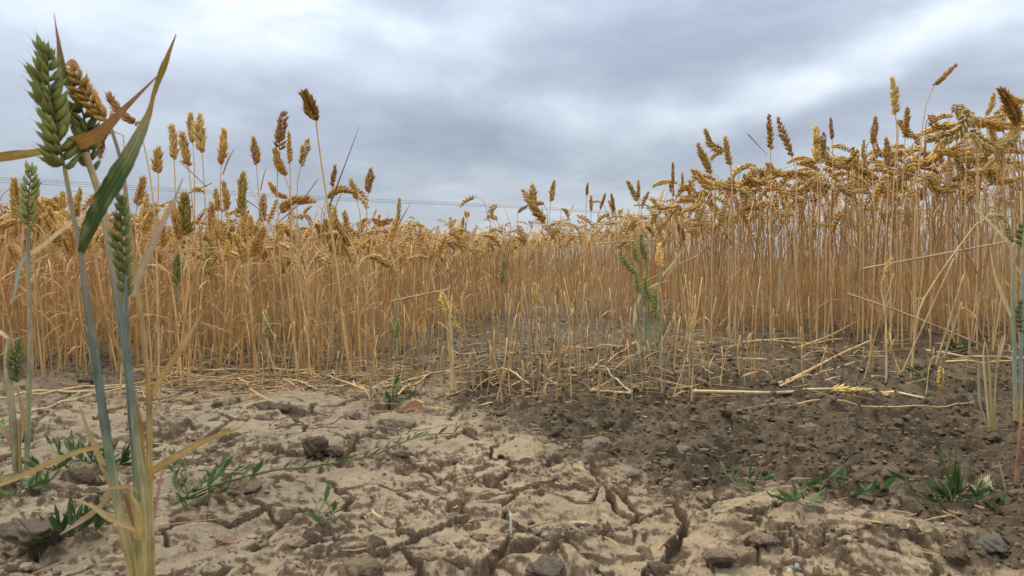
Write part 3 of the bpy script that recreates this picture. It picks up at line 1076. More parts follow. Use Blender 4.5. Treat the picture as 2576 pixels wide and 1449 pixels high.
ZONES = [(160, 'by the left edge plant'), (330, 'behind the big green plant'), (450, 'right of the big green plant'), (560, 'below the twin pale ears'), (680, 'under the lone golden ear'),
         (790, 'below the tall dark ear'), (900, 'by the club shaped stalk'), (1010, 'near the lone pale ear'), (1110, 'left of the thick pale stalk'), (1240, 'right of the thick pale stalk'),
         (1360, 'behind the bare patch middle'), (1500, 'under the sky gap'), (1620, 'behind the green wheat clump'), (1760, 'right of the green wheat clump'), (1900, 'at the stand end'),
         (2040, 'under the dark pair at right'), (2170, 'under the small dark ear at right'), (2290, 'under the tall yellow ear'), (2420, 'under the arching ears at right'), (9999, 'beside the right edge plant')]


def zone_word(x):
    return next(w for lim, w in ZONES if x < lim)


def region_words(X, Y):
    x = W0 / 2 + FPX * X / Y
    z = next(w for lim, w in ZONES if x < lim)
    yf = float(np.interp(X / Y, YF_U, YF_V))
    return ('' if Y < yf + 0.12 else 'farther back ') + z


for i in sorted(single):
    cand = [p for p in PROTO if abs(p[0] - CH[i]) < 0.07] or [min(PROTO, key=lambda p: abs(p[0] - CH[i]))]
    want = rs_.rand() < (0.68 if u_[i] > 0.2 else 0.35)
    c2 = [p for p in cand if p[1] == want] or cand
    Hp, dr, me_s, me_e, me_l = c2[rs_.randint(len(c2))]
    reg = region_words(CX[i], CY[i])
    tint = rs_.uniform(0.85, 1.12)
    shade = 'pale' if tint > 1.03 else 'golden' if tint > 0.93 else 'brownish'
    rot = (rs_.normal(0, 0.07), rs_.normal(0, 0.07), rs_.uniform(0, 6.28))
    vv = np.zeros(len(me_e.vertices) * 3); me_e.vertices.foreach_get('co', vv)
    ec_ = Vector([float(c) for c in vv.reshape(-1, 3).mean(0)])
    from mathutils import Euler
    ex = (Euler(rot).to_matrix() @ ec_)[0] / max(CH[i], .1)
    lean_w = 'leaning left' if ex < -.13 else 'leaning right' if ex > .13 else 'straight'
    hl = CH[i] / crop_height(CX[i:i + 1], CY[i:i + 1])[0][0]
    size_w = 'short' if hl < .86 else 'tall' if hl > 1.0 else 'mid-height'
    lab = f'{size_w} {shade} stalk, {lean_w}, {"nodding" if dr else "upright"} ear, {reg}'
    root = empty('wheat_stalk', (CX[i], CY[i], CZ[i] - 0.003), lab, 'wheat stalk', lab)
    root.rotation_euler = rot
    root.scale = (1.0, 1.0, CH[i] / Hp)
    bare = u_[i] < .15 and rs_.rand() < .5
    if bare:
        lab = f'{size_w} {shade} earless stalk, {lean_w}, {reg}'
        root['label'] = lab; root['group'] = lab
    for nm, me in [('stem', me_s)] + ([] if bare else [('ear', me_e)]) + [('leaf', m) for m in me_l]:
        o = bpy.data.objects.new(nm, me)
        COL.objects.link(o)
        o.parent = root
        o.color = (tint, tint * rs_.uniform(0.95, 1.02), tint * rs_.uniform(0.88, 1.02), 1)

# the rest of the crop: one mass
def build_mass():
    rs = np.random.RandomState(12)
    mb = MB()
    rest = np.array([i for i in range(len(CX)) if i not in single])
    bands = [(1, rest[CY[rest] < 2.15]), (2, rest[(CY[rest] >= 2.15) & (CY[rest] < 3.4)]), (3, rest[CY[rest] >= 3.4])]
    for lod, ids in bands:
        tv, bares = [], []
        for k in range({1: 20, 2: 40, 3: 24}[lod]):
            H = (0.32, 0.40, 0.48, 0.56)[k % 4]
            a = stalk_pieces(H, rs, lod, (0.5, 0.65, 0.6)[lod - 1])
            m = MB()
            bare = lod < 3 and (k // 4) % 5 in (1, 3)            # tillers that have lost their ear
            for piece in ((a[0], *a[2]) if bare else (a[0], a[1], *a[2])):
                V, t, q, C = piece.arrays()
                m.add(V, t, q, C)
            tv.append((H, m.arrays())); bares.append(bare)
        Hs = np.array([h for h, _ in tv]); bares = np.array(bares)
        pick = np.zeros(len(ids), int)
        for n_, i in enumerate(ids):
            bare = CX[i] / CY[i] < .2 and rs.rand() < (.72 if CY[i] < 2.4 else .3) and lod < 3
            c = np.where((np.abs(Hs - CH[i]) < 0.06) & (bares == bare))[0]
            pick[n_] = rs.choice(c) if len(c) else np.argmin(np.abs(Hs - CH[i]))
        for k, (H, (V, t, q, C)) in enumerate(tv):
            s = ids[pick == k]
            if not len(s):
                continue
            a = rs.uniform(0, 6.28, len(s)); ca, sa = np.cos(a)[:, None], np.sin(a)[:, None]
            kz = (CH[s] / H)[:, None]
            lx, ly = rs.normal(0, 0.085, len(s))[:, None], rs.normal(0, 0.085, len(s))[:, None]
            z = V[None, :, 2] * kz
            A = np.stack([V[None, :, 0] * ca - V[None, :, 1] * sa + CX[s][:, None] + lx * z, V[None, :, 0] * sa + V[None, :, 1] * ca + CY[s][:, None] + ly * z, z + CZ[s][:, None] - 0.003], -1).reshape(-1, 3)
            off = (np.arange(len(s)) * len(V))[:, None, None]
            b = rs.uniform(0.88, 1.22, len(s)); wv = rs.uniform(0.85, 1.03, len(s))
            tint = np.stack([b, b * (0.5 + 0.5 * wv), b * wv], 1)
            CC = (C[None] * tint[:, None, :]).reshape(-1, 3)
            mb.add(A, (t[None] + off).reshape(-1, 3) if len(t) else None, (q[None] + off).reshape(-1, 4) if len(q) else None, CC)
    # thin bare tillers and hanging dry blades between the stalks
    fs = np.concatenate([np.repeat(np.where(CY < 3.6)[0], 2), np.where((CY >= 3.6) & (CY < 9))[0]])
    fs = fs[np.abs(CX[fs] / CY[fs]) < .78]
    tt = []
    for k in range(16):
        m = MB()
        t = np.linspace(0, 1, 5)
        ln = rs.normal(0, .10); cv = rs.normal(0, .08)
        p = np.stack([ln * t + cv * t ** 2, rs.normal(0, .06) * t ** 2, t], 1)
        c = (STRAW * rs.uniform(.75, 1.0) if k % 4 else STRAW_PALE * .85) if k % 5 else STRAW_BROWN * 1.1
        if k % 2:
            tube(m, p, np.linspace(.0016, .0008, 5), np.repeat(c[None], 5, 0), 3)
        else:
            ribbon(m, p, np.array([.0016, .002, .0019, .0014, .0003]), (math.cos(k), math.sin(k), 0), np.repeat(c[None], 5, 0), .3)
        tt.append(m.arrays())
    pk = rs.randint(0, 16, len(fs))
    for k in range(16):
        V, t, q, C = tt[k]
        s = fs[pk == k]
        if not len(s):
            continue
        a = rs.uniform(0, 6.28, len(s)); ca, sa = np.cos(a)[:, None], np.sin(a)[:, None]
        hh = (CH[s] * rs.uniform(.35, .93, len(s)))[:, None]
        jx, jy = rs.normal(0, .02, len(s))[:, None], rs.normal(0, .02, len(s))[:, None]
        vx, vy = V[None, :, 0], V[None, :, 1]
        A = np.stack([vx * ca * hh ** .5 - vy * sa * hh ** .5 + CX[s][:, None] + jx, vx * sa * hh ** .5 + vy * ca * hh ** .5 + CY[s][:, None] + jy, V[None, :, 2] * hh + CZ[s][:, None] - .002], -1).reshape(-1, 3)
        off = (np.arange(len(s)) * len(V))[:, None, None]
        b = rs.uniform(.75, 1.15, len(s))
        tint = np.stack([b, b * rs.uniform(.93, 1.02, len(s)), b * rs.uniform(.82, 1.1, len(s))], 1)
        mb.add(A, (t[None] + off).reshape(-1, 3) if len(t) else None, (q[None] + off).reshape(-1, 4) if len(q) else None, (C[None] * tint[:, None, :]).reshape(-1, 3))
    o = mb.build('wheat_crop', M_EAR)
    tag(o, 'mass of ripe straw coloured wheat filling the field behind', None, None, 'stuff')


build_mass()


# ------------------------------------------------------------------ the stalks one can point to
def px_curve(pts, d):
    return np.array([P(x, y, d if len(q) == 0 else q[0]) for (x, y, *q) in pts])


def named_stalk(label, d, foot, ear0, ear1, col, mids=(), wide=1.0, r=0.0019, bow=0.0, n=17, group=None, leaves=(), scol=None, hi=False, name='wheat_stalk', cat='wheat stalk', roll=None, depth_ear=0.0):
    rs = np.random.RandomState(abs(hash((round(ear0[0]), round(ear0[1]), 3))) % 9999)
    f = P(foot[0], foot[1], d)
    f[2] = float(ground_h(f[0:1], f[1:2])[0]) - 0.004
    e0 = P(*ear0, d)
    e1 = P(*ear1, d + depth_ear)
    pts = [f]
    for m in mids:
        pts.append(P(*m, d))
    if not mids:
        q = f * 0.45 + e0 * 0.55 + np.array([rs.uniform(-.006, .006), rs.uniform(-.01, .01), 0])
        q2 = e0 - nrm(e1 - e0) * np.linalg.norm(e0 - f) * 0.12
        pts += [q, q2 * 0.6 + (f * 0.12 + e0 * 0.88) * 0.4]
    pts.append(e0)
    stem = resample(pts, 14)
    root = empty(name, f, label, cat, group)
    mb = MB()
    base, top = (STRAW * 0.85, STRAW * 0.95) if scol is None else scol
    tube(mb, stem, np.linspace(r * 1.15, r * 0.62, 14), stem_cols(14, np.asarray(base), np.asarray(top)), 6)
    mb.build('stem', M_STRAW, root, f)
    ax = e1 - e0
    side = nrm(np.cross(ax, np.array([0, 1.0, 0])))
    mid = (e0 + e1) / 2 + side * bow * np.linalg.norm(ax)
    ear_parts(root, f, np.array([e0, mid, e1]), n, rs.uniform(0, 3.14) if roll is None else roll, np.asarray(col) * rs.uniform(0.92, 1.08), wide, hi, rs)
    for lf in leaves:
        lpts, wpx, lc = lf
        leaf_px(root, f, [(x, y, d) for x, y in lpts], wpx, d, lc)
    return root


def leaf_px(root, origin, pts, wpx, d, col, mat=None, twist=0.0, label=None, n=12, fold=0.3):
    p = resample(np.array([P(*q) for q in pts]), n)
    w = np.interp(np.linspace(0, 1, n), np.linspace(0, 1, len(wpx)), wpx) * 0.5 * p[:, 1] / FPX
    T = tangents(p)
    S = np.cross(T, nrm(p - np.array([0, 0, CAM_H])))
    S = nrm(S)
    N = np.cross(T, S)
    a = np.linspace(0, 1, n)[:, None] * twist
    S = S * np.cos(a) + N * np.sin(a)
    col = np.asarray(col, float)
    if col.ndim == 2:
        col = np.stack([np.interp(np.linspace(0, 1, n), np.linspace(0, 1, len(col)), col[:, k]) for k in range(3)], 1)
    else:
        col = np.repeat(col[None], n, 0)
    mb = MB()
    ribbon(mb, p, w, S, col, fold, 9 if max(wpx) > 10 else 3, int(abs(pts[0][0]) + abs(pts[-1][1])) % 97)
    o = mb.build('leaf', mat or M_LEAF, root, origin)
    if label:
        o['label'] = label
    return o


GL = 'tall wheat stalks against the sky at left'
DRY_SPIKE = STRAW_BROWN * 0.75
LEFT = [
    # label, depth, foot, ear bottom, ear top, colour, extra
    ('stocky golden ear with a pale broken top, shortest of the upright left ears', 1.95, (405, 960), (397, 436), (395, 378), EAR_GOLD * .9, dict(wide=1.35)),
    ('pale slender ear left of the twin ears, slightly wavy', 2.0, (446, 950), (438, 402), (433, 318), EAR_PALE * .9, {}),
    ('brown golden ear leaning left, just below the twin ears', 1.9, (505, 955), (473, 418), (459, 338), EAR_GOLD * .85, {}),
    ('left one of two tall twin pale ears', 2.0, (500, 930), (485, 360), (479, 288), EAR_PALE * .85, {}),
    ('right one of two tall twin ears, broad and pale', 1.9, (548, 970), (508, 384), (501, 296), EAR_PALE, dict(wide=1.1)),
    ('upright golden ear standing alone with a spiky leaf at its right', 1.9, (557, 980), (557, 414), (564, 330), EAR_GOLD, dict(leaves=[(((560, 440), (575, 400), (590, 374)), (3, 4, 1), DRY_SPIKE)])),
    ('small dark golden ear midway between the lone ear and the dark tall ear', 1.95, (668, 955), (645, 415), (639, 350), EAR_BROWN * 1.25, dict(leaves=[(((655, 480), (664, 440), (672, 418)), (3, 3, 1), DRY_SPIKE)])),
    ('straight yellowish green ear with long pointed tip at left', 1.75, (607, 985), (606, 543), (611, 440), EAR_GOLD * np.array([.75, .9, .8]), dict(wide=.9)),
    ('golden ear pair left of the greenish ear, larger right one', 1.9, (585, 950), (572, 528), (563, 460), EAR_GOLD * .9, {}),
    ('golden ear pair left of the greenish ear, smaller left one', 1.95, (560, 950), (548, 530), (543, 478), EAR_GOLD * .95, {}),
    ('tall dark brown ear pointing straight up above another ear', 1.7, (720, 965), (702, 375), (713, 287), EAR_BROWN, dict(hi=True)),
    ('brown spiky ear leaning left below the tall dark ear', 1.7, (770, 975), (716, 442), (690, 377), EAR_BROWN * 1.2, dict(hi=True, wide=1.1)),
    ('thin sparse ear beside the tall dark ear', 1.75, (742, 960), (729, 412), (727, 334), EAR_GOLD * .9, dict(wide=.65)),
    ('golden ear leaning right, left of the tallest club shaped ear', 1.75, (740, 960), (757, 417), (773, 353), EAR_GOLD * .95, dict(hi=True)),
    ('tallest dark club shaped ear on a thick stem left of centre', 1.52, (886, 985), (795, 303), (766, 236), EAR_BROWN * .85, dict(hi=True, wide=1.5, r=0.0026, mids=((868, 850), (846, 660), (822, 500), (806, 395)), depth_ear=-.03, n=19)),
    ('small sparse brown ear between the club shaped ear and the long leaf', 1.8, (838, 965), (836, 470), (843, 418), EAR_BROWN * 1.1, dict(wide=.85)),
    ('short golden ear leaning left of the last upright dark ear', 1.8, (925, 960), (897, 502), (883, 454), EAR_GOLD * .9, dict(wide=1.2)),
    ('slim dark ear, last tall one before the open sky', 1.8, (920, 960), (926, 486), (932, 428), EAR_BROWN * 1.1, {}),
    ('nodding ear hanging horizontally at the end of a slanting stem', 1.7, (790, 975), (935, 552), (984, 553), EAR_BROWN * 1.3, dict(mids=((850, 800), (875, 690), (905, 610), (925, 570)), bow=-.15)),
    ('thin pale ear standing alone right of the left group', 1.9, (1000, 940), (1002, 556), (1004, 500), EAR_PALE * .8, dict(wide=.75, leaves=[(((985, 600), (1008, 555), (1032, 514)), (4, 4, 1), DRY_SPIKE)])),
    ('dull olive ear in front of the golden ones at left', 1.5, (475, 985), (469, 592), (465, 492), EAR_GOLD * np.array([.5, .6, .5]), dict(wide=1.1, hi=True)),
    ('leaning golden ear right of the foreground wheat plant', 1.6, (385, 985), (345, 518), (360, 450), EAR_BROWN * 1.4, {}),
    ('thin dull ear rising from the straw under the small dark ear', 1.9, (664, 950), (660, 558), (663, 494), EAR_GOLD * .85, {}),
    ('ear bent over to the left below the leaning brown ear', 1.75, (760, 960), (722, 497), (679, 462), EAR_BROWN * 1.3, dict(mids=((752, 760), (745, 600), (735, 530)), bow=.15)),
    ('ear lying slanted across the thin stems below the others', 1.75, (690, 960), (705, 534), (770, 498), EAR_BROWN * 1.4, dict(mids=((690, 760), (690, 600), (696, 550)), bow=.12)),
    ('nodding ear left of the short leaning golden ear', 1.75, (812, 965), (823, 498), (885, 482), EAR_GOLD * .8, dict(mids=((810, 780), (808, 600), (810, 530)), bow=.2)),
    ('small golden ear peeping over the low crop behind the club shaped stalk', 2.2, (880, 900), (876, 590), (866, 534), EAR_GOLD, {}),
    ('stubby golden ear low in the left crop top', 2.1, (634, 910), (633, 598), (630, 548), EAR_GOLD * .95, dict(wide=1.3)),
    ('green unripe ear standing low in the golden straw at left', 1.7, (447, 960), (444, 716), (448, 642), EAR_GREEN * 1.2, dict(scol=(STRAW * .9, STEM_BLUE))),
    ('half green ear low in the straw, right of the green one', 1.8, (560, 940), (525, 694), (519, 618), EAR_GREEN * np.array([2.0, 1.7, 1.2]), {}),
    ('dark brown ear nodding towards the upper left behind the green leaf', 1.35, (400, 1020), (344, 312), (272, 237), EAR_BROWN * .95, dict(hi=True, mids=((398, 800), (390, 560), (374, 420), (358, 350)), bow=.08, wide=.9)),
    ('brown ear hanging down behind the dark green ear', 1.35, (300, 1010), (272, 325), (250, 392), EAR_BROWN * 1.05, dict(hi=True, mids=((312, 800), (312, 560), (313, 380), (303, 318)), bow=-.1)),
]
for (lab, d, foot, e0, e1, col, kw) in LEFT:
    kw = dict(kw)
    kw.setdefault('hi', False)
    named_stalk(lab, d, foot, e0, e1, col, group=GL, **kw)

GR = 'wheat stalks standing out of the right stand'
RIGHT = [
    ('tall pale yellow ear rising straight above the right stand', 1.9, (2240, 900), (2253, 288), (2246, 198), EAR_PALE, dict(wide=1.0, hi=True)),
    ('highest brown ear leaning right at the end of a bare stem', 1.9, (2300, 900), (2349, 216), (2406, 163), EAR_BROWN * 1.2, dict(mids=((2300, 600), (2312, 420), (2324, 290), (2338, 240)), hi=True, wide=.85)),
    ('dark straight ear, left one of the dark pair above the stand', 2.15, (1940, 860), (1938, 376), (1935, 292), EAR_BROWN, dict(wide=.85)),
    ('dark ear leaning left, right one of the dark pair', 2.15, (2010, 870), (1992, 395), (1957, 300), EAR_BROWN * 1.05, dict(wide=.74)),
    ('small dark upright ear above the middle of the right stand', 2.15, (2095, 870), (2093, 351), (2090, 299), EAR_BROWN * .95, {}),
    ('brown upright ear left of the tall pale yellow ear', 2.0, (2190, 880), (2197, 362), (2202, 298), EAR_BROWN * 1.15, {}),
    ('golden ear nodding up left, left of a close pair', 2.2, (1850, 860), (1824, 382), (1774, 330), EAR_GOLD * .85, dict(mids=((1850, 640), (1842, 480), (1836, 410)), bow=.15)),
    ('golden upright ear, right of a close pair at stand end', 2.2, (1838, 860), (1836, 417), (1824, 348), EAR_GOLD * .85, dict(wide=1.0)),
    ('golden ear leaning left, first tall one at the stand end', 2.25, (1790, 855), (1786, 438), (1757, 364), EAR_GOLD * .85, {}),
    ('brown upright ear right of the tall pale yellow ear', 2.0, (2270, 880), (2277, 346), (2282, 274), EAR_BROWN * 1.2, {}),
    ('pale double ear in the middle top of the stand', 2.15, (2055, 865), (2056, 410), (2052, 322), EAR_PALE, dict(wide=1.15)),
    ('small pale ear showing over nodding ears in the stand', 2.1, (2170, 870), (2171, 400), (2173, 354), EAR_PALE * .85, {}),
    ('dark ear partly behind the pale double ear', 2.2, (2075, 860), (2066, 400), (2073, 338), EAR_BROWN, {}),
    ('dark slim ear on its own left of the stand end', 2.8, (1694, 830), (1692, 474), (1693, 411), EAR_BROWN * 1.1, dict(wide=.8)),
    ('small brown ear next right of the slim dark ear', 2.8, (1720, 830), (1718, 484), (1716, 437), EAR_BROWN * 1.1, dict(wide=.8)),
    ('smallest brown ear in the row before the stand end', 2.8, (1738, 830), (1735, 492), (1735, 456), EAR_BROWN * 1.25, {}),
    ('golden ear leaning right above the small middle cluster', 3.0, (1380, 815), (1386, 508), (1394, 456), EAR_GOLD * .85, {}),
    ('golden ear nodding left at the top of the middle cluster', 3.0, (1372, 815), (1368, 512), (1315, 480), EAR_GOLD, dict(mids=((1376, 660), (1378, 560), (1376, 530)), bow=.22)),
    ('golden ear nodding left, lower in the middle cluster', 3.0, (1366, 815), (1372, 560), (1340, 470), EAR_GOLD * .8, dict(bow=.15)),
    ('brown ear leaning out left of the middle cluster', 3.1, (1310, 810), (1302, 535), (1328, 516), EAR_BROWN * 1.3, dict(mids=((1312, 690), (1302, 580)))),
    ('small dark ear on a bare stem in the gap of sky', 3.1, (1470, 812), (1476, 492), (1478, 463), EAR_BROWN, dict(wide=1.1)),
    ('dull ear right below the small dark ear in the gap', 3.1, (1490, 812), (1487, 532), (1487, 494), EAR_BROWN * 1.4, {}),
    ('brown ear leaning right, left of two near the sky gap', 2.9, (1508, 820), (1510, 526), (1522, 489), EAR_BROWN * 1.1, {}),
    ('brown ear leaning left, right of two near the sky gap', 2.9, (1550, 820), (1545, 532), (1538, 490), EAR_BROWN * 1.1, {}),
    ('golden ear leaning left of the twin ears before the stand', 2.85, (1610, 825), (1604, 506), (1580, 458), EAR_GOLD * .85, dict(wide=1.1)),
    ('golden upright ear, right of the twin ears before the stand', 2.85, (1602, 825), (1607, 498), (1606, 456), EAR_GOLD * .8, {}),
    ('thin ear bent right on a bare stem over the middle crop', 3.0, (1240, 810), (1238, 552), (1238, 522), EAR_GOLD, dict(mids=((1245, 680), (1252, 590)))),
    ('golden ear leaning left over the low middle crop', 3.0, (1060, 830), (1066, 602), (1052, 560), EAR_GOLD * .9, {}),
    ('golden ear leaning right over the low middle crop', 3.0, (1160, 820), (1158, 596), (1166, 548), EAR_GOLD * .85, {}),
    ('dark ear bent over in a hook left of the tall yellow ear', 2.0, (2228, 880), (2233, 420), (2230, 350), EAR_BROWN * 1.3, {}),
    ('pale bent stalk arching right with an ear nodding sideways', 1.55, (2290, 990), (2484, 546), (2532, 556), EAR_PALE * .95, dict(mids=((2310, 790), (2362, 692), (2428, 600), (2462, 556)), scol=(STRAW, STRAW_PALE), bow=.2, r=0.0017, n=15)),
]
# the large nodding ears along the top of the right stand: stem top, then ear end
NOD = [(2440, 280, 2330, 350, .22), (2400, 262, 2520, 300, .22), (2470, 300, 2590, 285, .2), (2440, 330, 2560, 345, .25), (2380, 330, 2290, 420, .2), (2530, 240, 2610, 228, .25), (2545, 262, 2480, 300, .2), (2480, 290, 2500, 235, .1),
       (2160, 382, 2080, 410, .25), (2130, 400, 2060, 372, .2), (2150, 370, 2190, 440, .25), (2000, 430, 1930, 412, .25), (1900, 415, 1810, 470, .28), (1870, 440, 1960, 432, .25), (1830, 470, 1745, 428, .2), (2290, 400, 2240, 460, .2), (2330, 440, 2400, 480, .25), (2480, 420, 2560, 450, .25), (2420, 430, 2500, 405, .2),
       (2040, 450, 1990, 480, .2), (2260, 300, 2310, 350, .1), (2500, 360, 2420, 400, .22), (1690, 520, 1640, 500, .25), (1770, 480, 1720, 530, .2), (2100, 460, 2170, 480, .2), (2350, 380, 2430, 345, .22)]
NOD_WORDS = ['golden ear arching down left at the top of the right stand', 'golden ear arching down right over the right stand', 'long ear reaching out of the right edge', 'golden nodding ear just below the long edge ear', 'golden ear hanging left under the arching ears', 'highest nodding ear in the top right corner', 'golden ear hanging left from the corner group', 'fat golden ear pointing up in the corner group',
             'brown nodding ear left of the brown upright ear', 'golden ear pointing up left in mid stand', 'golden ear curling down in mid stand', 'golden ear nodding left under the dark pair', 'big golden ear arching left at the stand end', 'golden ear arching right at the stand end', 'pale ear reaching left from the stand end', 'golden ear hanging left below the tall yellow ear', 'golden ear nodding right below the bare brown stem', 'golden ear pointing right near the right edge, second tier', 'golden ear pointing up right near the right edge, second tier',
             'golden ear hanging left in second tier of mid stand', 'pale broad ear beside the brown upright ear', 'golden ear nodding left near the right edge, second tier', 'golden ear nodding left in the low crop before the stand', 'golden ear hanging left just under the stand end', 'golden ear nodding right in second tier of mid stand', 'golden ear pointing up right beneath the arching ears']
rsn = np.random.RandomState(55)
for k, (x0, y0, x1, y1, bow) in enumerate(NOD):
    d = float(np.interp((x0 - 1288) / FPX, YF_U, YF_V)) + rsn.uniform(-0.05, 0.15)
    sx = x0 + (x0 - x1) * 0.12 + rsn.uniform(-6, 6)
    sg = 1 if x1 < x0 else -1
    RIGHT.append((NOD_WORDS[k], d, (sx + rsn.uniform(-25, 25), 850), (x0, y0), (x1, y1), (EAR_GOLD if k % 3 else EAR_PALE * .9) * rsn.uniform(.85, 1.05),
                  dict(mids=((sx, 700), (sx - sg * 2, y0 + 130), (sx - sg * 4, y0 + 45), (sx * 0.6 + x0 * .4, y0 + 12)), bow=bow * sg, hi=x0 > 2280, n=22, r=0.0019, wide=.92)))
for (lab, d, foot, e0, e1, col, kw) in RIGHT:
    kw = dict(kw)
    kw['wide'] = kw.get('wide', 1.0) * .82
    kw.setdefault('hi', False)
    named_stalk(lab, d, foot, e0, e1, col, group=GR, **kw)

# stalks standing on the bare patch
PATCH = [
    ('pale thick stalk with two clasped pale ears on the bare patch', 1.42, (1137, 990), (1128, 790), (1112, 742), EAR_PALE * 1.1, dict(r=.0034, scol=(STRAW_PALE, STRAW_PALE * .8), wide=1.2)),
    ('pale ear hanging down beside the thick pale stalk', 1.45, (1142, 980), (1135, 775), (1160, 832), EAR_PALE, dict(mids=((1130, 880), (1122, 790), (1124, 765)), bow=-.15)),
    ('green grey thin stalk with slim green ear in the middle', 1.9, (1275, 905), (1262, 712), (1266, 655), EAR_GREEN * 1.1, dict(scol=(STEM_BLUE * 1.3, STEM_BLUE), wide=.8)),
    ('short dry stalk with a pale open ear in the middle', 1.7, (1345, 930), (1347, 765), (1343, 715), EAR_PALE, dict(wide=.95)),
    ('short dry stalk with spiky ear right of the middle', 1.65, (1390, 950), (1404, 765), (1402, 720), EAR_PALE * .8, {}),
    ('small green ear on a short stalk at the litter edge', 1.5, (985, 975), (1000, 850), (999, 808), EAR_GREEN * 1.5, dict(scol=(STRAW_PALE, STEM_BLUE * 1.6))),
    ('pale ear on a leaning stalk before the right stand', 1.5, (2230, 960), (2225, 690), (2242, 652), EAR_PALE, dict(scol=(STRAW_PALE, STRAW_PALE))),
    ('small pale ear hanging upside down above the soil', 1.35, (2330, 985), (2368, 922), (2366, 976), EAR_PALE * np.array([1.05, 1.0, .8]), dict(mids=((2338, 920), (2350, 896), (2364, 898)), r=.0011)),
    ('tiny green ear low at the left of the patch', 1.6, (700, 960), (672, 850), (668, 790), EAR_GREEN * 1.8, dict(scol=(STRAW, STRAW_PALE))),
]
for (lab, d, foot, e0, e1, col, kw) in PATCH:
    named_stalk(lab, d, foot, e0, e1, col, group='stalks on the bare patch', **kw)


# ------------------------------------------------------------------ plants with several shoots
def shoot(root, origin, pts, wpx, col, sides=8, n=28, nodes=(), wk=1.0):
    """a stem of a plant through points (x, y, depth); width in picture units"""
    p = resample(np.array([P(*q) for q in pts]), n)
    w = np.interp(np.linspace(0, 1, n), np.linspace(0, 1, len(wpx)), wpx) * 0.5 * p[:, 1] / FPX
    col = np.asarray(col, float)
    if col.ndim == 2:
        col = np.stack([np.interp(np.linspace(0, 1, n), np.linspace(0, 1, len(col)), col[:, k]) for k in range(3)], 1)
    else:
        col = np.repeat(col[None], n, 0)
    if max(wpx) > 11:                                            # sheath: a node ring and blotched, streaked surface
        sides = 12
        k = np.linspace(0, 1, n)
        for nd in (.22, .48, .72):
            w = w * (1 + .16 * np.exp(-((k - nd) / .012) ** 2))
        bl = fbm(np.repeat(k, sides) * 9 + pts[0][0], np.tile(np.arange(sides), n) * .45, 3, 14)[:, None]
        st = 1 + .13 * np.cos(np.tile(np.arange(sides), n) * math.pi)[:, None]
        col = np.repeat(col, sides, 0) * st * (1 + .5 * bl) * (1 - .25 * sum(np.exp(-((np.repeat(k, sides) - nd) / .012) ** 2) for nd in (.22, .48, .72)))[:, None]
    mb = MB()
    tube(mb, p, w * wk, col, sides)
    return mb.build('stem', M_STRAW, root, origin)


def clump_ear(root, origin, a, b, d, col, wide=1.0, bow=0.0, n=18, roll=0.0, hi=True, dd=0.0):
    e0, e1 = P(*a, d), P(*b, d + dd)
    ax = e1 - e0
    mid = (e0 + e1) / 2 + nrm(np.cross(ax, np.array([0, 1.0, 0]))) * bow * np.linalg.norm(ax)
    return ear_parts(root, origin, np.array([e0, mid, e1]), n, roll, np.asarray(col), wide, hi)


def leaf_px_s(root, origin, pts, wpx, d, col, *rest):
    return leaf_px(root, origin, pts, [w * .78 for w in wpx], d, np.asarray(col) * np.array([.95, .98, 1.12]), *rest)


# the big foreground plant at left
f0 = P(352, 1640, 0.50); f0[2] = float(ground_h(f0[0:1], f0[1:2])[0]) - 0.003
ft = empty('wheat_plant', f0, 'large half green wheat plant close to the camera at left, with long leaves', 'wheat plant', 'half green wheat plants')
TAN = np.array([0.48, 0.34, 0.13]); TAN2 = np.array([0.50, 0.30, 0.10])
B = STEM_BLUE
FOOT = 1660
shoot(ft, f0, wk=.80, pts=[(345, FOOT, .5), (335, 1440, .5), (300, 1290, .5), (264, 1070, .5), (240, 900, .5), (216, 740, .5), (203, 640, .5), (180, 520, .5), (163, 425, .5)], wpx=(30, 30, 30, 27, 26, 25, 21, 15, 13), col=[TAN, TAN, TAN * .95, [.38, .33, .16], B * [1.4, 1.4, .9], B * .9, B * .85, B * [1.2, 1.05, .9], [.34, .26, .19], [.30, .24, .17], [.33, .28, .12]])
shoot(ft, f0, wk=.80, pts=[(360, FOOT, .515), (352, 1440, .515), (345, 1240, .515), (335, 1070, .515), (317, 880, .515), (293, 740, .515), (265, 560, .515), (250, 490, .515), (215, 385, .515)], wpx=(30, 28, 24, 24, 26, 24, 22, 24, 20), col=[TAN, TAN, [.38, .34, .13], B * [1.5, 1.45, .9], B * .95, B, B * 1.1, [.40, .34, .22], [.46, .36, .20], [.46, .34, .17]])
shoot(ft, f0, wk=.80, pts=[(372, FOOT, .49), (368, 1440, .49), (368, 1280, .49), (345, 1120, .49), (322, 900, .49), (318, 800, .49), (314, 690, .49)], wpx=(32, 30, 24, 24, 20, 16, 14), col=[TAN, TAN, TAN, [.40, .34, .16], [.30, .29, .15], B, B, B * 1.05])
shoot(ft, f0, wk=.80, pts=[(385, FOOT, .52), (380, 1400, .52), (376, 1150, .52), (375, 1000, .52), (362, 860, .52), (345, 700, .52), (325, 560, .52), (308, 420, .52), (278, 318, .52)], wpx=(30, 28, 20, 20, 16, 15, 14, 12, 10), col=[TAN, TAN, TAN, TAN * 1.02, TAN2 * .9, TAN * .95, TAN, [.42, .28, .16], [.36, .23, .13]])
shoot(ft, f0, wk=.80, pts=[(340, FOOT, .53), (330, 1440, .53), (330, 1300, .53), (318, 1230, .53)], wpx=(28, 28, 26, 24), col=TAN * .95)
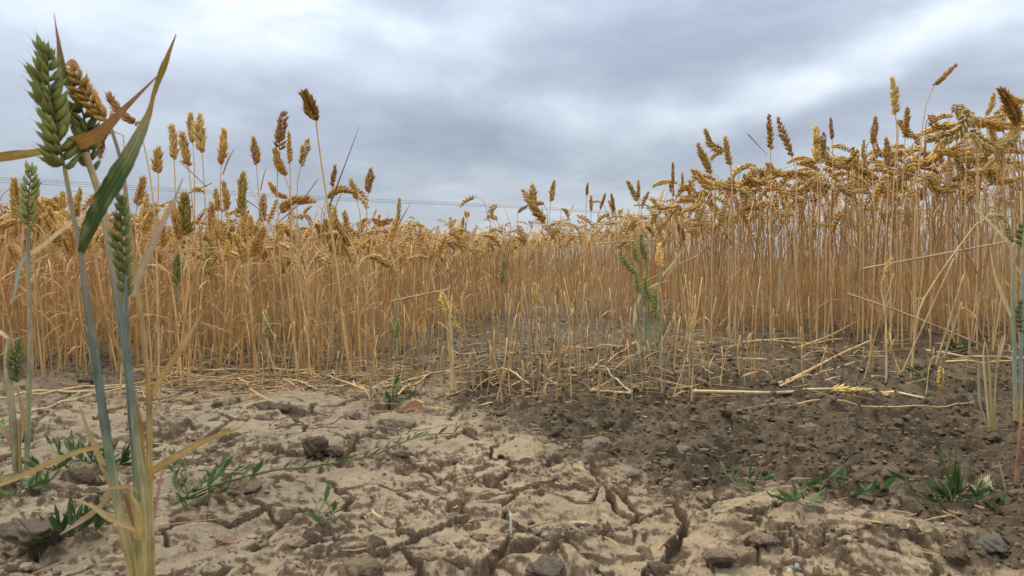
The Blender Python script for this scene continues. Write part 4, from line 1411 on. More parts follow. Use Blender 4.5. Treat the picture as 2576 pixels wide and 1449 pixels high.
shoot(ft, f0, wk=.80, pts=[(372, FOOT, .535), (372, 1420, .535), (362, 1180, .535), (352, 1060, .535), (318, 930, .535), (262, 800, .535), (220, 730, .535)], wpx=(24, 22, 17, 15, 13, 12, 9), col=[TAN, TAN, TAN * .9, TAN2 * .85, TAN2 * .8, TAN2 * .8, TAN2 * .75])
# ears
clump_ear(ft, f0, (163, 425), (118, 125), .5, EAR_GREEN * [1.02, 1.05, .78], .80, 0.04, 24, roll=1.0)
clump_ear(ft, f0, (276, 312), (182, 168), .52, np.array([.58, .32, .075]), .95, 0.06, 15, roll=.2)
clump_ear(ft, f0, (226, 430), (178, 190), .525, EAR_GREEN * [.75, .8, .75], .85, -0.05, 18, roll=.9)
clump_ear(ft, f0, (313, 745), (302, 492), .49, EAR_GREEN * [.72, .85, .75], .56, 0.0, 20, roll=1.1)
# leaves
YB = np.array([.42, .24, .04])
leaf_px(ft, f0, [(203, 640, .5), (232, 555, .49), (278, 470, .485), (330, 380, .48), (372, 290, .48), (390, 225, .48), (418, 150, .48), (443, 86, .48)], (12, 36, 42, 42, 28, 9, 17, 2), .5, [LEAF_GREEN * [.7, .85, .75], LEAF_GREEN * .8, LEAF_GREEN * .9, LEAF_GREEN * [1.1, 1.1, 1.3], [.26, .26, .14], [.30, .16, .05], [.22, .17, .02], [.32, .17, .03]], M_GREEN, 0.25, 'broad green leaf with pale blotches and a yellow tip', 40, 0.35)
leaf_px(ft, f0, [(178, 362, .51), (215, 352, .50), (260, 325, .50), (300, 285, .50), (350, 236, .50), (400, 187, .50)], (34, 36, 26, 14, 9, 3), .5, [[.45, .22, .04], [.44, .23, .05], [.36, .18, .06], [.30, .15, .06], [.28, .14, .06], [.3, .15, .06]], None, 0.5, 'orange brown withered leaf', 18, 0.35)
leaf_px(ft, f0, [(165, 368, .53), (118, 379, .53), (60, 388, .53), (-40, 400, .53)], (14, 17, 23, 27), .53, [[.40, .26, .04], [.36, .24, .03], [.34, .21, .03], [.30, .2, .03]], None, 0.2, 'yellow leaf reaching out of the picture at left', 10)
leaf_px(ft, f0, [(160, 215, .515), (152, 150, .515), (146, 105, .515), (140, 65, .515), (136, 33, .515)], (26, 22, 11, 7, 2), .515, [LEAF_GREEN * 1.1, [.14, .11, .03], [.26, .11, .05], [.28, .12, .06], [.3, .13, .07]], None, 0.9, 'reddish brown leaf tip above the green ear', 12)
leaf_px(ft, f0, [(165, 165, .52), (182, 155, .52), (200, 170, .52)], (6, 14, 4), .52, [.5, .34, .16], None, 0.2)
leaf_px_s(ft, f0, [(333, 745, .51), (352, 690, .51), (395, 590, .51), (435, 510, .51), (460, 448, .51)], (22, 26, 20, 13, 3), .51, np.array([.50, .36, .20]), None, 0.3, 'beige dry leaf slanting up to the right')
leaf_px_s(ft, f0, [(372, 1010, .52), (400, 960, .52), (440, 900, .52), (480, 835, .52), (512, 780, .53)], (16, 22, 20, 14, 3), .52, TAN2 * .95, None, 0.4)
leaf_px_s(ft, f0, [(366, 1235, .5), (380, 1190, .5), (440, 1150, .5), (510, 1110, .5), (560, 1092, .5), (612, 1072, .5)], (18, 24, 24, 20, 16, 2), .5, np.array([.50, .30, .09]), None, 0.3, 'ochre dry leaf pointing right')
leaf_px_s(ft, f0, [(270, 1120, .5), (200, 1135, .5), (130, 1162, .5), (60, 1195, .5), (-30, 1230, .5)], (12, 16, 18, 18, 16), .5, np.array([.48, .30, .09]), None, 0.3, 'ochre dry leaf pointing left')
leaf_px_s(ft, f0, [(312, 1300, .52), (296, 1250, .52), (268, 1190, .52), (232, 1110, .52), (198, 1020, .52)], (14, 24, 18, 14, 3), .52, TAN * .95, None, 0.4)
leaf_px_s(ft, f0, [(318, 1240, .505), (285, 1215, .505), (262, 1265, .505), (205, 1310, .505), (150, 1345, .505)], (10, 16, 18, 18, 3), .505, np.array([.42, .27, .12]), None, 0.5)
leaf_px_s(ft, f0, [(348, 1240, .49), (330, 1225, .49), (296, 1225, .49), (268, 1230, .49)], (6, 12, 12, 6), .49, TAN2, None, 0.2)
leaf_px_s(ft, f0, [(330, 1330, .485), (352, 1360, .485), (348, 1310, .485), (344, 1270, .485), (328, 1245, .485)], (8, 14, 22, 24, 6), .485, np.array([.52, .34, .11]), None, 0.7, 'curled dry leaf at the foot')
leaf_px_s(ft, f0, [(350, 1340, .485), (318, 1322, .485), (270, 1300, .485), (235, 1275, .485), (190, 1255, .485)], (10, 20, 20, 12, 2), .485, np.array([.50, .33, .12]), None, 0.3)
leaf_px_s(ft, f0, [(345, 1350, .52), (310, 1240, .52), (278, 1190, .52), (215, 1130, .52)], (8, 12, 10, 2), .52, np.array([.26, .15, .08]), None, 0.3)
leaf_px_s(ft, f0, [(378, 1350, .53), (396, 1250, .53), (410, 1170, .53), (420, 1120, .53)], (8, 10, 8, 2), .53, np.array([.44, .26, .15]), None, 0.3)
leaf_px_s(ft, f0, [(330, 1290, .53), (240, 1370, .53), (150, 1415, .53), (40, 1460, .53)], (6, 8, 7, 3), .53, np.array([.44, .26, .13]), None, 0.2)

# second plant at the left edge
d2 = 0.86
f2 = P(50, 1255, d2); f2[2] = float(ground_h(f2[0:1], f2[1:2])[0]) - 0.003
p2 = empty('wheat_plant', f2, 'thin half green wheat plant at the left edge behind the big one', 'wheat plant', 'half green wheat plants')
shoot(p2, f2, [(62, 1260, d2), (68, 1150, d2), (72, 1000, d2), (76, 850, d2), (72, 700, d2), (72, 575, d2)], (12, 12, 13, 12, 9, 8), [TAN, B * [1.6, 1.5, 1], B * [1.8, 1.6, 1.1], [.38, .30, .17], [.36, .30, .18], B * 1.2])
shoot(p2, f2, [(42, 1260, d2), (36, 1100, d2), (24, 980, d2), (18, 900, d2), (22, 850, d2)], (14, 13, 16, 18, 10), [TAN, B * [1.5, 1.3, .9], [.36, .30, .17], [.44, .36, .21], [.48, .38, .2]])
shoot(p2, f2, [(56, 1260, d2), (50, 1160, d2), (48, 1060, d2)], (9, 8, 6), TAN * .8)
clump_ear(p2, f2, (72, 572), (80, 425), d2, EAR_GREEN * 1.45, .95, 0.03, 18, roll=.5)
clump_ear(p2, f2, (40, 962), (46, 862), d2, EAR_GREEN * .95, 1.0, 0.05, 16, roll=.9)
leaf_px(p2, f2, [(72, 640, d2), (110, 615, d2), (165, 570, d2), (230, 530, d2)], (10, 11, 9, 4), d2, STRAW_PALE, None, 0.3)
leaf_px(p2, f2, [(72, 640, d2), (50, 670, d2), (40, 720, d2), (32, 760, d2)], (8, 10, 7, 2), d2, B * 1.8, None, 0.3)
leaf_px(p2, f2, [(24, 855, d2), (5, 838, d2), (-25, 825, d2)], (8, 10, 9), d2, STRAW_PALE, None, 0.3)
leaf_px(p2, f2, [(40, 1150, d2), (22, 1100, d2), (0, 1080, d2), (-20, 1070, d2)], (8, 14, 14, 8), d2, np.array([.40, .24, .12]), None, 0.3)
leaf_px(p2, f2, [(50, 1120, d2), (60, 1050, d2), (48, 1000, d2), (42, 970, d2)], (6, 12, 10, 3), d2, np.array([.44, .30, .15]), None, 0.3)

# green clump in front of the right stand
d3 = 1.95
f3 = P(1630, 905, d3); f3[2] = float(ground_h(f3[0:1], f3[1:2])[0]) - 0.003
p3 = empty('wheat_plant', f3, 'clump of green wheat standing alone before the right stand', 'wheat plant', 'half green wheat plants')
for (xs, e0, e1, cc) in (((1625, 1622, 1625), (1625, 655), (1612, 592), EAR_GREEN * .8), ((1640, 1632, 1614), (1598, 690), (1560, 636), EAR_GREEN * .85), ((1615, 1606, 1600), (1604, 660), (1592, 610), EAR_GREEN * 1.0), ((1650, 1648, 1640), (1634, 760), (1622, 700), EAR_GREEN * .95), ((1628, 1626, 1620), (1606, 735), (1602, 690), EAR_GREEN * .9), ((1668, 1664, 1662), (1664, 672), (1658, 616), EAR_PALE * .95), ((1645, 1650, 1652), (1650, 800), (1648, 730), EAR_GREEN * 1.1)):
    shoot(p3, f3, [(xs[0], 908, d3), (xs[1], 820, d3), (xs[2], 740, d3), (*e0, d3)], (4, 4, 3.5, 3), [STRAW_PALE * .8, [.30, .29, .16], B * [1.3, 1.4, 1], B * [1.3, 1.4, .9]])
    clump_ear(p3, f3, e0, e1, d3, cc * np.array([1.55, 1.5, 1.2]), .85, 0.05, 15, roll=rsn.uniform(-1, 1), hi=False)
leaf_px(p3, f3, [(1612, 890, d3), (1596, 800, d3), (1612, 740, d3), (1650, 715, d3), (1684, 705, d3)], (6, 9, 9, 7, 2), d3, STRAW_PALE, None, 0.5)
leaf_px(p3, f3, [(1600, 895, d3), (1570, 830, d3), (1556, 770, d3)], (5, 8, 2), d3, np.array([.36, .22, .10]), None, 0.5)
leaf_px(p3, f3, [(1622, 890, d3), (1600, 830, d3), (1612, 790, d3), (1622, 740, d3)], (5, 9, 8, 2), d3, np.array([.22, .25, .10]), None, 0.5, None, 12)
leaf_px(p3, f3, [(1660, 700, d3), (1690, 665, d3), (1716, 630, d3)], (5, 6, 1), d3, STRAW_PALE, None, 0.5)
leaf_px(p3, f3, [(1636, 890, d3), (1668, 840, d3), (1676, 790, d3)], (5, 8, 2), d3, np.array([.16, .20, .07]), None, 0.5)

# plant cut by the right edge
d4 = 1.15
f4 = P(2560, 1060, d4); f4[2] = float(ground_h(f4[0:1], f4[1:2])[0]) - 0.003
p4 = empty('wheat_plant', f4, 'greyish green wheat plant cut by the right edge', 'wheat plant', 'half green wheat plants')
shoot(p4, f4, [(2556, 1070, d4), (2552, 900, d4), (2548, 760, d4), (2546, 640, d4), (2530, 560, d4)], (11, 10, 10, 8, 4), [TAN, B * 1.7, B * [1.6, 1.6, 1.3], [.40, .34, .2], STRAW_PALE])
shoot(p4, f4, [(2568, 1070, d4), (2568, 900, d4), (2570, 760, d4), (2572, 620, d4), (2568, 480, d4)], (10, 9, 9, 8, 5), [TAN, B * 1.7, B * 1.7, [.42, .36, .22], STRAW_PALE])
clump_ear(p4, f4, (2566, 620), (2584, 530), d4, EAR_GREEN * 1.1, .7, 0.05, 14, roll=.4)
clump_ear(p4, f4, (2548, 610), (2530, 555), d4, EAR_GREEN * 1.2, .8, 0.05, 12, roll=.4)
clump_ear(p4, f4, (2572, 840), (2566, 760), d4, EAR_GREEN * 1.1, .9, 0.05, 14, roll=.8)
leaf_px(p4, f4, [(2548, 620, d4), (2515, 585, d4), (2475, 545, d4), (2442, 515, d4)], (5, 7, 6, 2), d4, STRAW_PALE, None, 0.3)
leaf_px(p4, f4, [(2546, 800, d4), (2520, 740, d4), (2500, 680, d4), (2490, 620, d4)], (8, 9, 6, 2), d4, STRAW_PALE * .9, None, 0.3)

# tuft of dry shoots at right
d5 = 1.14
f5 = P(2494, 1085, d5); f5[2] = float(ground_h(f5[0:1], f5[1:2])[0]) - 0.003
p5 = empty('wheat_plant', f5, 'small dry tuft of wheat shoots alone on the loose soil', 'wheat plant', 'dry tufts')
shoot(p5, f5, [(2496, 1085, d5), (2492, 1000, d5), (2488, 920, d5), (2478, 860, d5), (2452, 800, d5)], (6, 5.5, 5, 4, 2.5), TAN)
shoot(p5, f5, [(2500, 1080, d5), (2504, 980, d5), (2510, 900, d5), (2522, 845, d5)], (5, 5, 4, 3), TAN * .95)
shoot(p5, f5, [(2490, 1085, d5), (2480, 980, d5), (2474, 900, d5), (2478, 850, d5)], (5, 5.5, 5, 2), STRAW_PALE * .9)
shoot(p5, f5, [(2486, 1080, d5), (2466, 1020, d5), (2462, 960, d5), (2462, 905, d5)], (6, 6, 5, 3), np.array([.40, .33, .18]))
clump_ear(p5, f5, (2452, 800), (2424, 776), d5, EAR_PALE * 1.05, 1.25, 0.02, 12, roll=.2, hi=True)
leaf_px(p5, f5, [(2510, 905, d5), (2520, 870, d5), (2528, 842, d5)], (5, 9, 3), d5, STRAW_PALE, None, 0.3)
leaf_px(p5, f5, [(2490, 1070, d5), (2466, 1040, d5), (2448, 1030, d5)], (5, 8, 2), d5, np.array([.40, .24, .14]), None, 0.3)
leaf_px(p5, f5, [(2496, 1080, d5), (2512, 1050, d5), (2526, 1062, d5)], (5, 7, 2), d5, np.array([.40, .26, .16]), None, 0.3)
# shoots at the bottom right edge
d6 = .80
f6 = P(2556, 1305, d6); f6[2] = float(ground_h(f6[0:1], f6[1:2])[0]) - 0.003
p6 = empty('wheat_plant', f6, 'reddish dry shoot at the lower right edge behind the weed', 'wheat plant', 'dry tufts')
shoot(p6, f6, [(2550, 1308, d6), (2558, 1200, d6), (2566, 1090, d6), (2570, 1000, d6)], (20, 12, 9, 5), [np.array([.36, .24, .13]), np.array([.32, .17, .09]), np.array([.30, .15, .09]), TAN])
shoot(p6, f6, [(2540, 1305, d6), (2532, 1240, d6), (2512, 1160, d6)], (9, 7, 3), [[.42, .34, .2], [.40, .36, .22], [.42, .38, .24]])
leaf_px(p6, f6, [(2545, 1300, d6), (2500, 1270, d6), (2440, 1285, d6), (2390, 1300, d6)], (8, 9, 8, 3), d6, np.array([.30, .26, .10]), None, 0.3)

# ------------------------------------------------------------------ dry stubs on the bare patch
STUB_PROTO = []
for k in range(10):
    rs = np.random.RandomState(900 + k)
    H = rs.uniform(0.07, 0.25)
    ms, lv = MB(), []
    lean = rs.uniform(-.14, .14)
    t = np.linspace(0, 1, 6)
    p = np.stack([lean * H * t ** 1.3, 0.05 * H * np.sin(3 * t), H * t], 1)
    base = STRAW * rs.uniform(.65, 1.0)
    r0 = rs.uniform(.0008, .0015)
    tube(ms, p, np.linspace(r0, r0 * .7, 6), stem_cols(6, base, base * 1.1), 5, True)
    for j in range(rs.randint(0, 3)):
        az = rs.uniform(0, 6.28); L = rs.uniform(.03, .08)
        lp = leaf_path(p[rs.randint(0, 4)], az, L, rs.uniform(.3, 1.0), rs.uniform(1.3, 2.9))
        m = MB(); ribbon(m, lp, LEAF_W * rs.uniform(.0007, .0016), (-math.sin(az), math.cos(az), .3), np.repeat((STRAW * rs.uniform(.6, 1.1))[None], 6, 0), .4)
        lv.append(m)
    STUB_PROTO.append((ms.mesh('stem', M_STRAW), [m.mesh('leaf', M_LEAF) for m in lv]))
rs_ = np.random.RandomState(41)
for k in range(298):
    a = rs_.rand()
    if a < .68:
        x, y = rs_.uniform(930, 1760), rs_.uniform(850, 1010)
    elif a < .84:
        x, y = rs_.uniform(1760, 2520), rs_.uniform(880, 985)
    else:
        x, y = rs_.uniform(380, 950), rs_.uniform(930, 985)
    g = G(x, y)
    where = 'on the bare patch' if a < .68 else 'before the stand' if a < .84 else 'in the litter'
    col = rs_.uniform(.75, 1.15)
    green = rs_.rand() < .22
    lab = f'{"grey green" if green else "pale" if col > 1.02 else "golden" if col > .88 else "brown"} short wheat stub {where}, {zone_word(x)}'
    root = empty('wheat_stub', (g[0], g[1], g[2] - .003), lab, 'wheat stub', lab)
    root.rotation_euler = (rs_.normal(0, .12), rs_.normal(0, .12), rs_.uniform(0, 6.28))
    s = rs_.uniform(.75, 1.25)
    root.scale = (1, 1, s)
    lab = ('low ' if s < .9 else 'taller ' if s > 1.1 else '') + lab.replace('short ', '')
    tag(root, lab, None, lab)
    me_s, me_l = STUB_PROTO[k % 10]
    for nm, me in [('stem', me_s)] + [('leaf', m) for m in me_l]:
        o = bpy.data.objects.new(nm, me); COL.objects.link(o); o.parent = root
        o.color = (.5, .72, .95, 1) if (green and nm == 'stem') else (col, col * .97, col * .92, 1)


# ------------------------------------------------------------------ fallen straw
def lying(label, pts, wpx, col, ear=None, lift=0.004, group='fallen straws one can follow'):
    p = []
    for (x, y, *z) in pts:
        if z and z[0] > 0:
            q = G(x, y); e = P(x, y - z[0], q[1]); p.append(e)
        else:
            p.append(G(x, y, lift))
    p = resample(np.array(p), 14)
    gz = ground_h(p[:, 0], p[:, 1])
    gz = np.maximum(gz, np.maximum(np.roll(gz, 1), np.roll(gz, -1)) - .002)
    p[:, 2] = np.maximum(p[:, 2], gz + .0035)
    o0 = p[0].copy()
    root = empty('fallen_straw', o0, label, 'straw', group)
    mb = MB()
    w = wpx * .5 * p[:, 1].mean() / FPX
    tube(mb, p, np.linspace(w, w * .7, 14), stem_cols(14, np.asarray(col) * .95, np.asarray(col)), 6, True)
    mb.build('stem', M_STRAW, root, o0)
    if ear:
        q = np.array([G(x, y, .006) for x, y in ear])
        ear_parts(root, o0, resample(q, 4), 16, .3, EAR_PALE * .95, .75, True)
    return root


lying('long thick straw with an ear lying beside it, below the right stand', [(1740, 990), (1860, 992), (1960, 994), (2090, 984), (2210, 996), (2285, 1004), (2325, 1026)], 9, STRAW_PALE, [(2095, 992), (2160, 998), (2230, 1004)])
lying('thin straight straw below the thick straw with ear', [(2000, 1024), (2160, 1028), (2300, 1032), (2450, 1026)], 4, STRAW * 1.0)
lying('straw slanting up right, upper of a pair before the stand', [(1955, 976), (2040, 935, 6), (2120, 900, 12), (2195, 872, 18)], 7, STRAW)
lying('straw slanting up right, lower of a pair before the stand', [(1960, 978), (2060, 945, 2), (2150, 915, 5)], 6, STRAW * .95)
lying('long straw lying left behind the foreground plant', [(-30, 1012), (120, 996), (260, 985), (420, 958)], 7, STRAW_PALE * .9)
lying('second long straw close above the left one', [(60, 1010), (200, 986), (330, 972), (470, 950)], 5, STRAW)
lying('straw slanting across the left ground', [(60, 1052), (160, 1022), (250, 996), (330, 975)], 5, STRAW_PALE)
lying('upper straw of the left litter row', [(420, 930), (560, 938), (700, 940), (790, 932)], 6, STRAW_PALE)
lying('middle straw of the left litter row', [(430, 948), (560, 956), (690, 968), (800, 985)], 5, STRAW)
lying('lower straw of the left litter row', [(470, 965), (600, 958), (730, 945), (860, 940)], 5, STRAW * .95)
lying('slanting straw at the right of the left litter', [(760, 940), (850, 960), (930, 990)], 5, STRAW)
lying('long arched straw across the bare patch', [(960, 985), (1050, 955, 4), (1150, 945, 8), (1250, 946, 8), (1330, 975, 2)], 6, STRAW_PALE * .95)
lying('straw leaning on stubs across the bare patch', [(1000, 1000), (1080, 950, 2), (1170, 925, 8)], 5, STRAW)
lying('pale split straw leaning at right of the bare patch', [(1595, 998), (1550, 960, 4), (1505, 930, 12)], 7, np.array([.42, .36, .18]))
lying('broken pale straw lying at the patch front', [(1480, 988), (1540, 992), (1590, 994)], 8, STRAW_PALE)
lying('straw across the back of the bare patch', [(1130, 895), (1260, 893), (1380, 896)], 4, STRAW_PALE)
lying('bent straw at the back of the bare patch', [(1420, 880), (1510, 885), (1560, 882), (1600, 868, 10)], 4, STRAW_PALE)
lying('straw slanting from the patch towards the green clump', [(1480, 940), (1540, 915, 4), (1610, 880, 14)], 4, STRAW)
lying('long straw lying along the stand foot at right', [(1740, 870), (1880, 868), (2010, 872), (2130, 866, 8)], 6, STRAW)
lying('straw with its tip raised at the stand foot', [(1990, 885), (2090, 855, 12), (2170, 830, 30)], 5, STRAW)
lying('upper straw of the bundle at the right edge', [(2330, 885), (2430, 905), (2520, 908), (2600, 904)], 7, STRAW_PALE * .9)
lying('lower straw of the bundle at the right edge', [(2370, 925), (2460, 918), (2540, 912), (2610, 908)], 6, STRAW)
lying('straw slanting across the stand foot at right', [(2170, 760, 0.1), (2260, 885, 100), (2360, 885, 70), (2450, 890, 40)], 6, STRAW_PALE * .9) if False else None
lying('thin dry runner on the smooth crust at lower left', [(395, 1335), (470, 1325), (540, 1318), (610, 1312)], 4, np.array([.40, .24, .15]))


def leaning(label, d, a, b, wpx, col, mids=()):
    """a loose straw that leans in the crop"""
    p = resample(np.array([P(*a, d)] + [P(*m, d) for m in mids] + [P(*b, d)]), 10)
    root = empty('leaning_straw', p[0], label, 'straw', 'loose straws leaning in the crop')
    mb = MB()
    blade = np.asarray(col)[0] < .42
    tube(mb, p, np.linspace(1, .12 if blade else .8, 10) ** .8 * wpx * .40 * d / FPX, stem_cols(10, np.asarray(col) * .74, np.asarray(col) * .74), 6, True)
    mb.build('stem', M_STRAW, root, p[0])


leaning('pale straw leaning almost level over the middle crop front', 1.85, (984, 758), (1128, 728), 7, STRAW_PALE * .95)
leaning('long pale straw leaning nearly level in the right stand', 1.75, (2170, 676), (2560, 603), 6, STRAW_PALE * .95)
leaning('pale straw sloping down right through the stand foot', 1.62, (2130, 738), (2470, 868), 6, STRAW_PALE, ((2280, 790),))
leaning('thin straw sloping down right, high in the right stand', 1.85, (2180, 405), (2430, 470), 4, STRAW * .95, ((2300, 440),))
leaning('brown blade sloping down in the right stand', 1.75, (2385, 555), (2460, 690), 5, STRAW_BROWN)
leaning('straight straw slanting steeply at the right stand foot', 1.5, (2355, 915), (2425, 690), 6, STRAW)
leaning('straw slanting up right before the right stand', 1.5, (2270, 935), (2400, 650), 6, STRAW)
leaning('thick straw leaning right, low in the right stand', 1.5, (2375, 900), (2420, 760), 7, STRAW * .9)
leaning('straw sloping left over the green clump', 2.0, (1600, 720), (1760, 640), 4, STRAW)
leaning('level straw just above the middle crop at the sky gap', 2.7, (1508, 612), (1650, 602), 4, STRAW_PALE)
leaning('thin straw slanting over the left stalks', 1.8, (390, 523), (534, 460), 4, STRAW_BROWN * 1.1)
leaning('thin straw slanting down right over the left stalks', 1.8, (452, 405), (520, 470), 4, STRAW_BROWN * 1.1)
leaning('long bare leaf blade standing up beside the club shaped ear', 1.55, (828, 520), (904, 318), 6, STRAW_BROWN * .55, ((862, 430),))
leaning('thin blade slanting up right among left ears', 1.75, (700, 560), (800, 450), 4, STRAW_BROWN, ((755, 510),))
leaning('thin blade slanting down right among left ears', 1.75, (615, 500), (700, 560), 3.5, STRAW_BROWN * .8)
leaning('thin level straw low among left stalks', 1.7, (395, 632), (565, 622), 4, STRAW_PALE * .9)
leaning('dark blade leaning left above the right stand', 2.15, (1882, 338), (1935, 395), 3.5, STRAW_BROWN * .6)
leaning('dark blade crossing the stem of the tall yellow ear', 1.95, (2195, 450), (2265, 365), 4, STRAW_BROWN * .8)


# loose litter nobody would count
def build_litter():
    rs = np.random.RandomState(61)
    mb = MB()
    n = 0
    while n < 1900:
        a = rs.rand()
        if a < .36:
            x, y = rs.uniform(350, 1000), rs.normal(950, 28)
        elif a < .60:
            x, y = rs.uniform(900, 1800), rs.normal(930, 55)
        elif a < .84:
            x, y = rs.uniform(1700, 2700), rs.normal(880, 38)
        else:
            x, y = rs.uniform(-100, 2600), rs.uniform(940, 1440)
        if y < 800:
            continue
        g = G0(x, y)
        L = (rs.gamma(2.2, .018) + .012) * (1 if y < 1040 else .3); ang = rs.uniform(0, math.pi)
        d = np.array([math.cos(ang), math.sin(ang) * .7])
        k = 5
        q = g[None] + d[None] * np.linspace(-.5, .5, k)[:, None] * L
        q = q + np.array([-d[1], d[0]])[None] * (rs.uniform(-.15, .15) * L * (np.linspace(-1, 1, k) ** 2))[:, None]
        z0 = ground_h(q[:, 0], q[:, 1])
        top = z0.max() * .5 + z0.mean() * .5
        z = np.maximum(z0 + .001, top + rs.uniform(0, .012) + np.linspace(-1, 1, k) * rs.uniform(-.12, .12) * L)
        p = np.concatenate([q, z[:, None]], 1)
        w = rs.rand()
        c = (STRAW_PALE * rs.uniform(.6, .95) if w < .22 else STRAW * rs.uniform(.55, 1.0) if w < .7 else STRAW_BROWN * rs.uniform(.6, 1.1))
        if rs.rand() < .55:
            tube(mb, p, rs.uniform(.0006, .0013) * (1 if y < 1040 else .5), c, 4)
        else:
            ribbon(mb, p, LEAF_W[:k] * rs.uniform(.0008, .0022) * (1 if y < 1040 else .6), (-d[1], d[0], rs.uniform(-.6, .6)), np.repeat(c[None], k, 0), .4)
        n += 1
    o = mb.build('straw_litter', M_LEAF)
    tag(o, 'loose straw and dry leaf litter scattered at the crop foot', None, None, 'stuff')

    # dry lower leaves and thin weeds between the stalk feet
    mb = MB()
    sel = np.where(CY < 3.6)[0]
    for i in rs.choice(sel, min(1500, len(sel)), replace=False):
        az = rs.uniform(0, 6.28); L = rs.uniform(.05, .16)
        p0 = np.array([CX[i] + rs.normal(0, .01), CY[i] + rs.normal(0, .01), CZ[i] + rs.uniform(0, .10)])
        lp = leaf_path(p0, az, L, rs.uniform(.2, 1.2), rs.uniform(1.0, 2.8), 5)
        lp[:, 2] = np.maximum(lp[:, 2], CZ[i] + .002)
        w = rs.rand()
        c = STRAW * rs.uniform(.65, 1.05) if w < .55 else STRAW_BROWN * rs.uniform(.7, 1.15)
        ribbon(mb, lp, np.interp(np.linspace(0, 1, 5), np.linspace(0, 1, 6), LEAF_W) * rs.uniform(.001, .0028), (-math.sin(az), math.cos(az), rs.uniform(-.5, .5)), np.repeat(c[None], 5, 0), .4)
    o = mb.build('dry_undergrowth', M_LEAF)
    tag(o, 'tangle of withered leaves between the feet of the wheat', None, None, 'stuff')


build_litter()


# ------------------------------------------------------------------ small green weeds
def leaf_mesh(seed, ratio):
    rs = np.random.RandomState(seed)
    n = 7
    t = np.linspace(0, 1, n)
    w = np.array([.12, .55, .9, 1.0, .85, .5, .04]) * ratio
    p = np.stack([np.zeros(n), .16 * t ** 2 * rs.uniform(-.3, 1.3), t], 1)
    c = np.repeat((LEAF_GREEN * np.array([.85, .9, .75]))[None], n, 0) * rs.uniform(.9, 1.1)
    mb = MB()
    ribbon(mb, p, w, (1, 0, 0), c, .35)
    return mb.mesh('leaf', M_GREEN)


LEAVES = [leaf_mesh(k, (.10, .125, .15, .085)[k % 4]) for k in range(8)]


def weed(label, stems, leaf_len, nleaf, seed=0, d=None, group='small green weeds on the soil', tint=1.0, spread=1.0, stemcol=(0.14, 0.16, 0.07), lpx=2.5):
    """stems: lists of (x, y, lift): lift is how far above the ground (picture units) that point of the stem is"""
    rs = np.random.RandomState(1000 + seed)
    base = G(stems[0][0][0], stems[0][0][1])
    root = empty('weed', base, label, 'weed', group)
    for st in stems:
        pts = []
        for (x, y, *lf) in st:
            up = lf[0] if lf else 0
            if d is None:
                q = G(x, y + up)
                if up:
                    q = P(x, y, q[1])
                else:
                    q[2] += .003
            else:
                q = P(x, y, d)
            pts.append(q)
        p = resample(np.array(pts), 12)
        gz = ground_h(p[:, 0], p[:, 1])
        gm = np.maximum(gz, np.maximum(np.roll(gz, 1), np.roll(gz, -1)) - .004)
        p[:, 2] = np.maximum(p[:, 2], gm + .009)
        mb = MB()
        tube(mb, p, np.linspace(lpx * .5, lpx * .25, 12) * p[:, 1].mean() / FPX * 1.6, np.array(stemcol), 5)
        mb.build('stem', M_GREEN, root, base)
        T = tangents(p)
        for k in range(nleaf):
            t = (k + rs.uniform(.1, .9)) / nleaf
            i = min(10, int(t * 11)); a = p[i] + (p[i + 1] - p[i]) * (t * 11 - i)
            if k == nleaf - 1:
                a = p[-1]
            az = rs.uniform(0, 6.28)
            side = np.array([math.cos(az), math.sin(az), rs.uniform(.1, .9)]) * spread
            z = nrm(T[i] * rs.uniform(.5, 1.0) + side * (.15 if k == nleaf - 1 else rs.uniform(.4, .8)) + np.array([0, 0, .25]))
            y = nrm(np.cross(z, nrm(rs.normal(size=3)))); x = np.cross(y, z)
            L = leaf_len * rs.uniform(.65, 1.15)
            o = bpy.data.objects.new('leaf', LEAVES[rs.randint(8)]); COL.objects.link(o); o.parent = root
            m4 = Matrix.Identity(4)
            for r_ in range(3):
                m4[r_][0], m4[r_][1], m4[r_][2] = float(x[r_] * L), float(y[r_] * L), float(z[r_] * L)
                m4[r_][3] = float((a - base)[r_])
            o.matrix_local = m4
            g = tint * rs.uniform(.8, 1.25)
            o.color = (g, g * rs.uniform(.95, 1.08), g, 1)
    return root


weed('long green runner with narrow leaves lying slanted over the crust', [[(440, 1282), (600, 1248), (740, 1212), (880, 1182), (990, 1140, 6), (1085, 1106, 14), (1140, 1104, 12)]], .018, 24, 1, spread=.75, tint=1.2, stemcol=(.17, .20, .08), lpx=4)
weed('spray of weed stems between the foreground plant and the crust', [[(445, 1262), (470, 1210, 10), (500, 1180, 26)], [(450, 1285), (520, 1225, 8), (580, 1160, 34)], [(450, 1288), (540, 1255, 4), (620, 1215, 10)], [(448, 1250), (440, 1210, 15), (432, 1160, 30)], [(470, 1280), (560, 1235, 5), (650, 1190, 14)], [(450, 1280), (520, 1240, 5), (560, 1205, 14)]], .017, 9, 2)
weed('tiny green sprout with two upright leaves beside a dark clod', [[(812, 1345), (805, 1310, 30), (795, 1270, 60)], [(815, 1345), (826, 1322, 20), (838, 1312, 24)]], .017, 5, 3, d=None, tint=1.5)
weed('low green weed patch at the straw edge left of middle', [[(985, 1010), (960, 1012, 2), (930, 1018, 4)], [(985, 1010), (990, 985, 16), (995, 968, 26)], [(990, 1008), (1030, 1000, 6), (1065, 985, 12)], [(985, 1012), (1010, 985, 14), (1030, 975, 20)]], .020, 6, 4, tint=.9)
weed('green sprig with upright leaves left of the mound', [[(1905, 1240), (1850, 1225, 4), (1800, 1195, 14)], [(1905, 1238), (1925, 1215, 14)], [(1880, 1236), (1885, 1210, 20)]], .018, 5, 5)
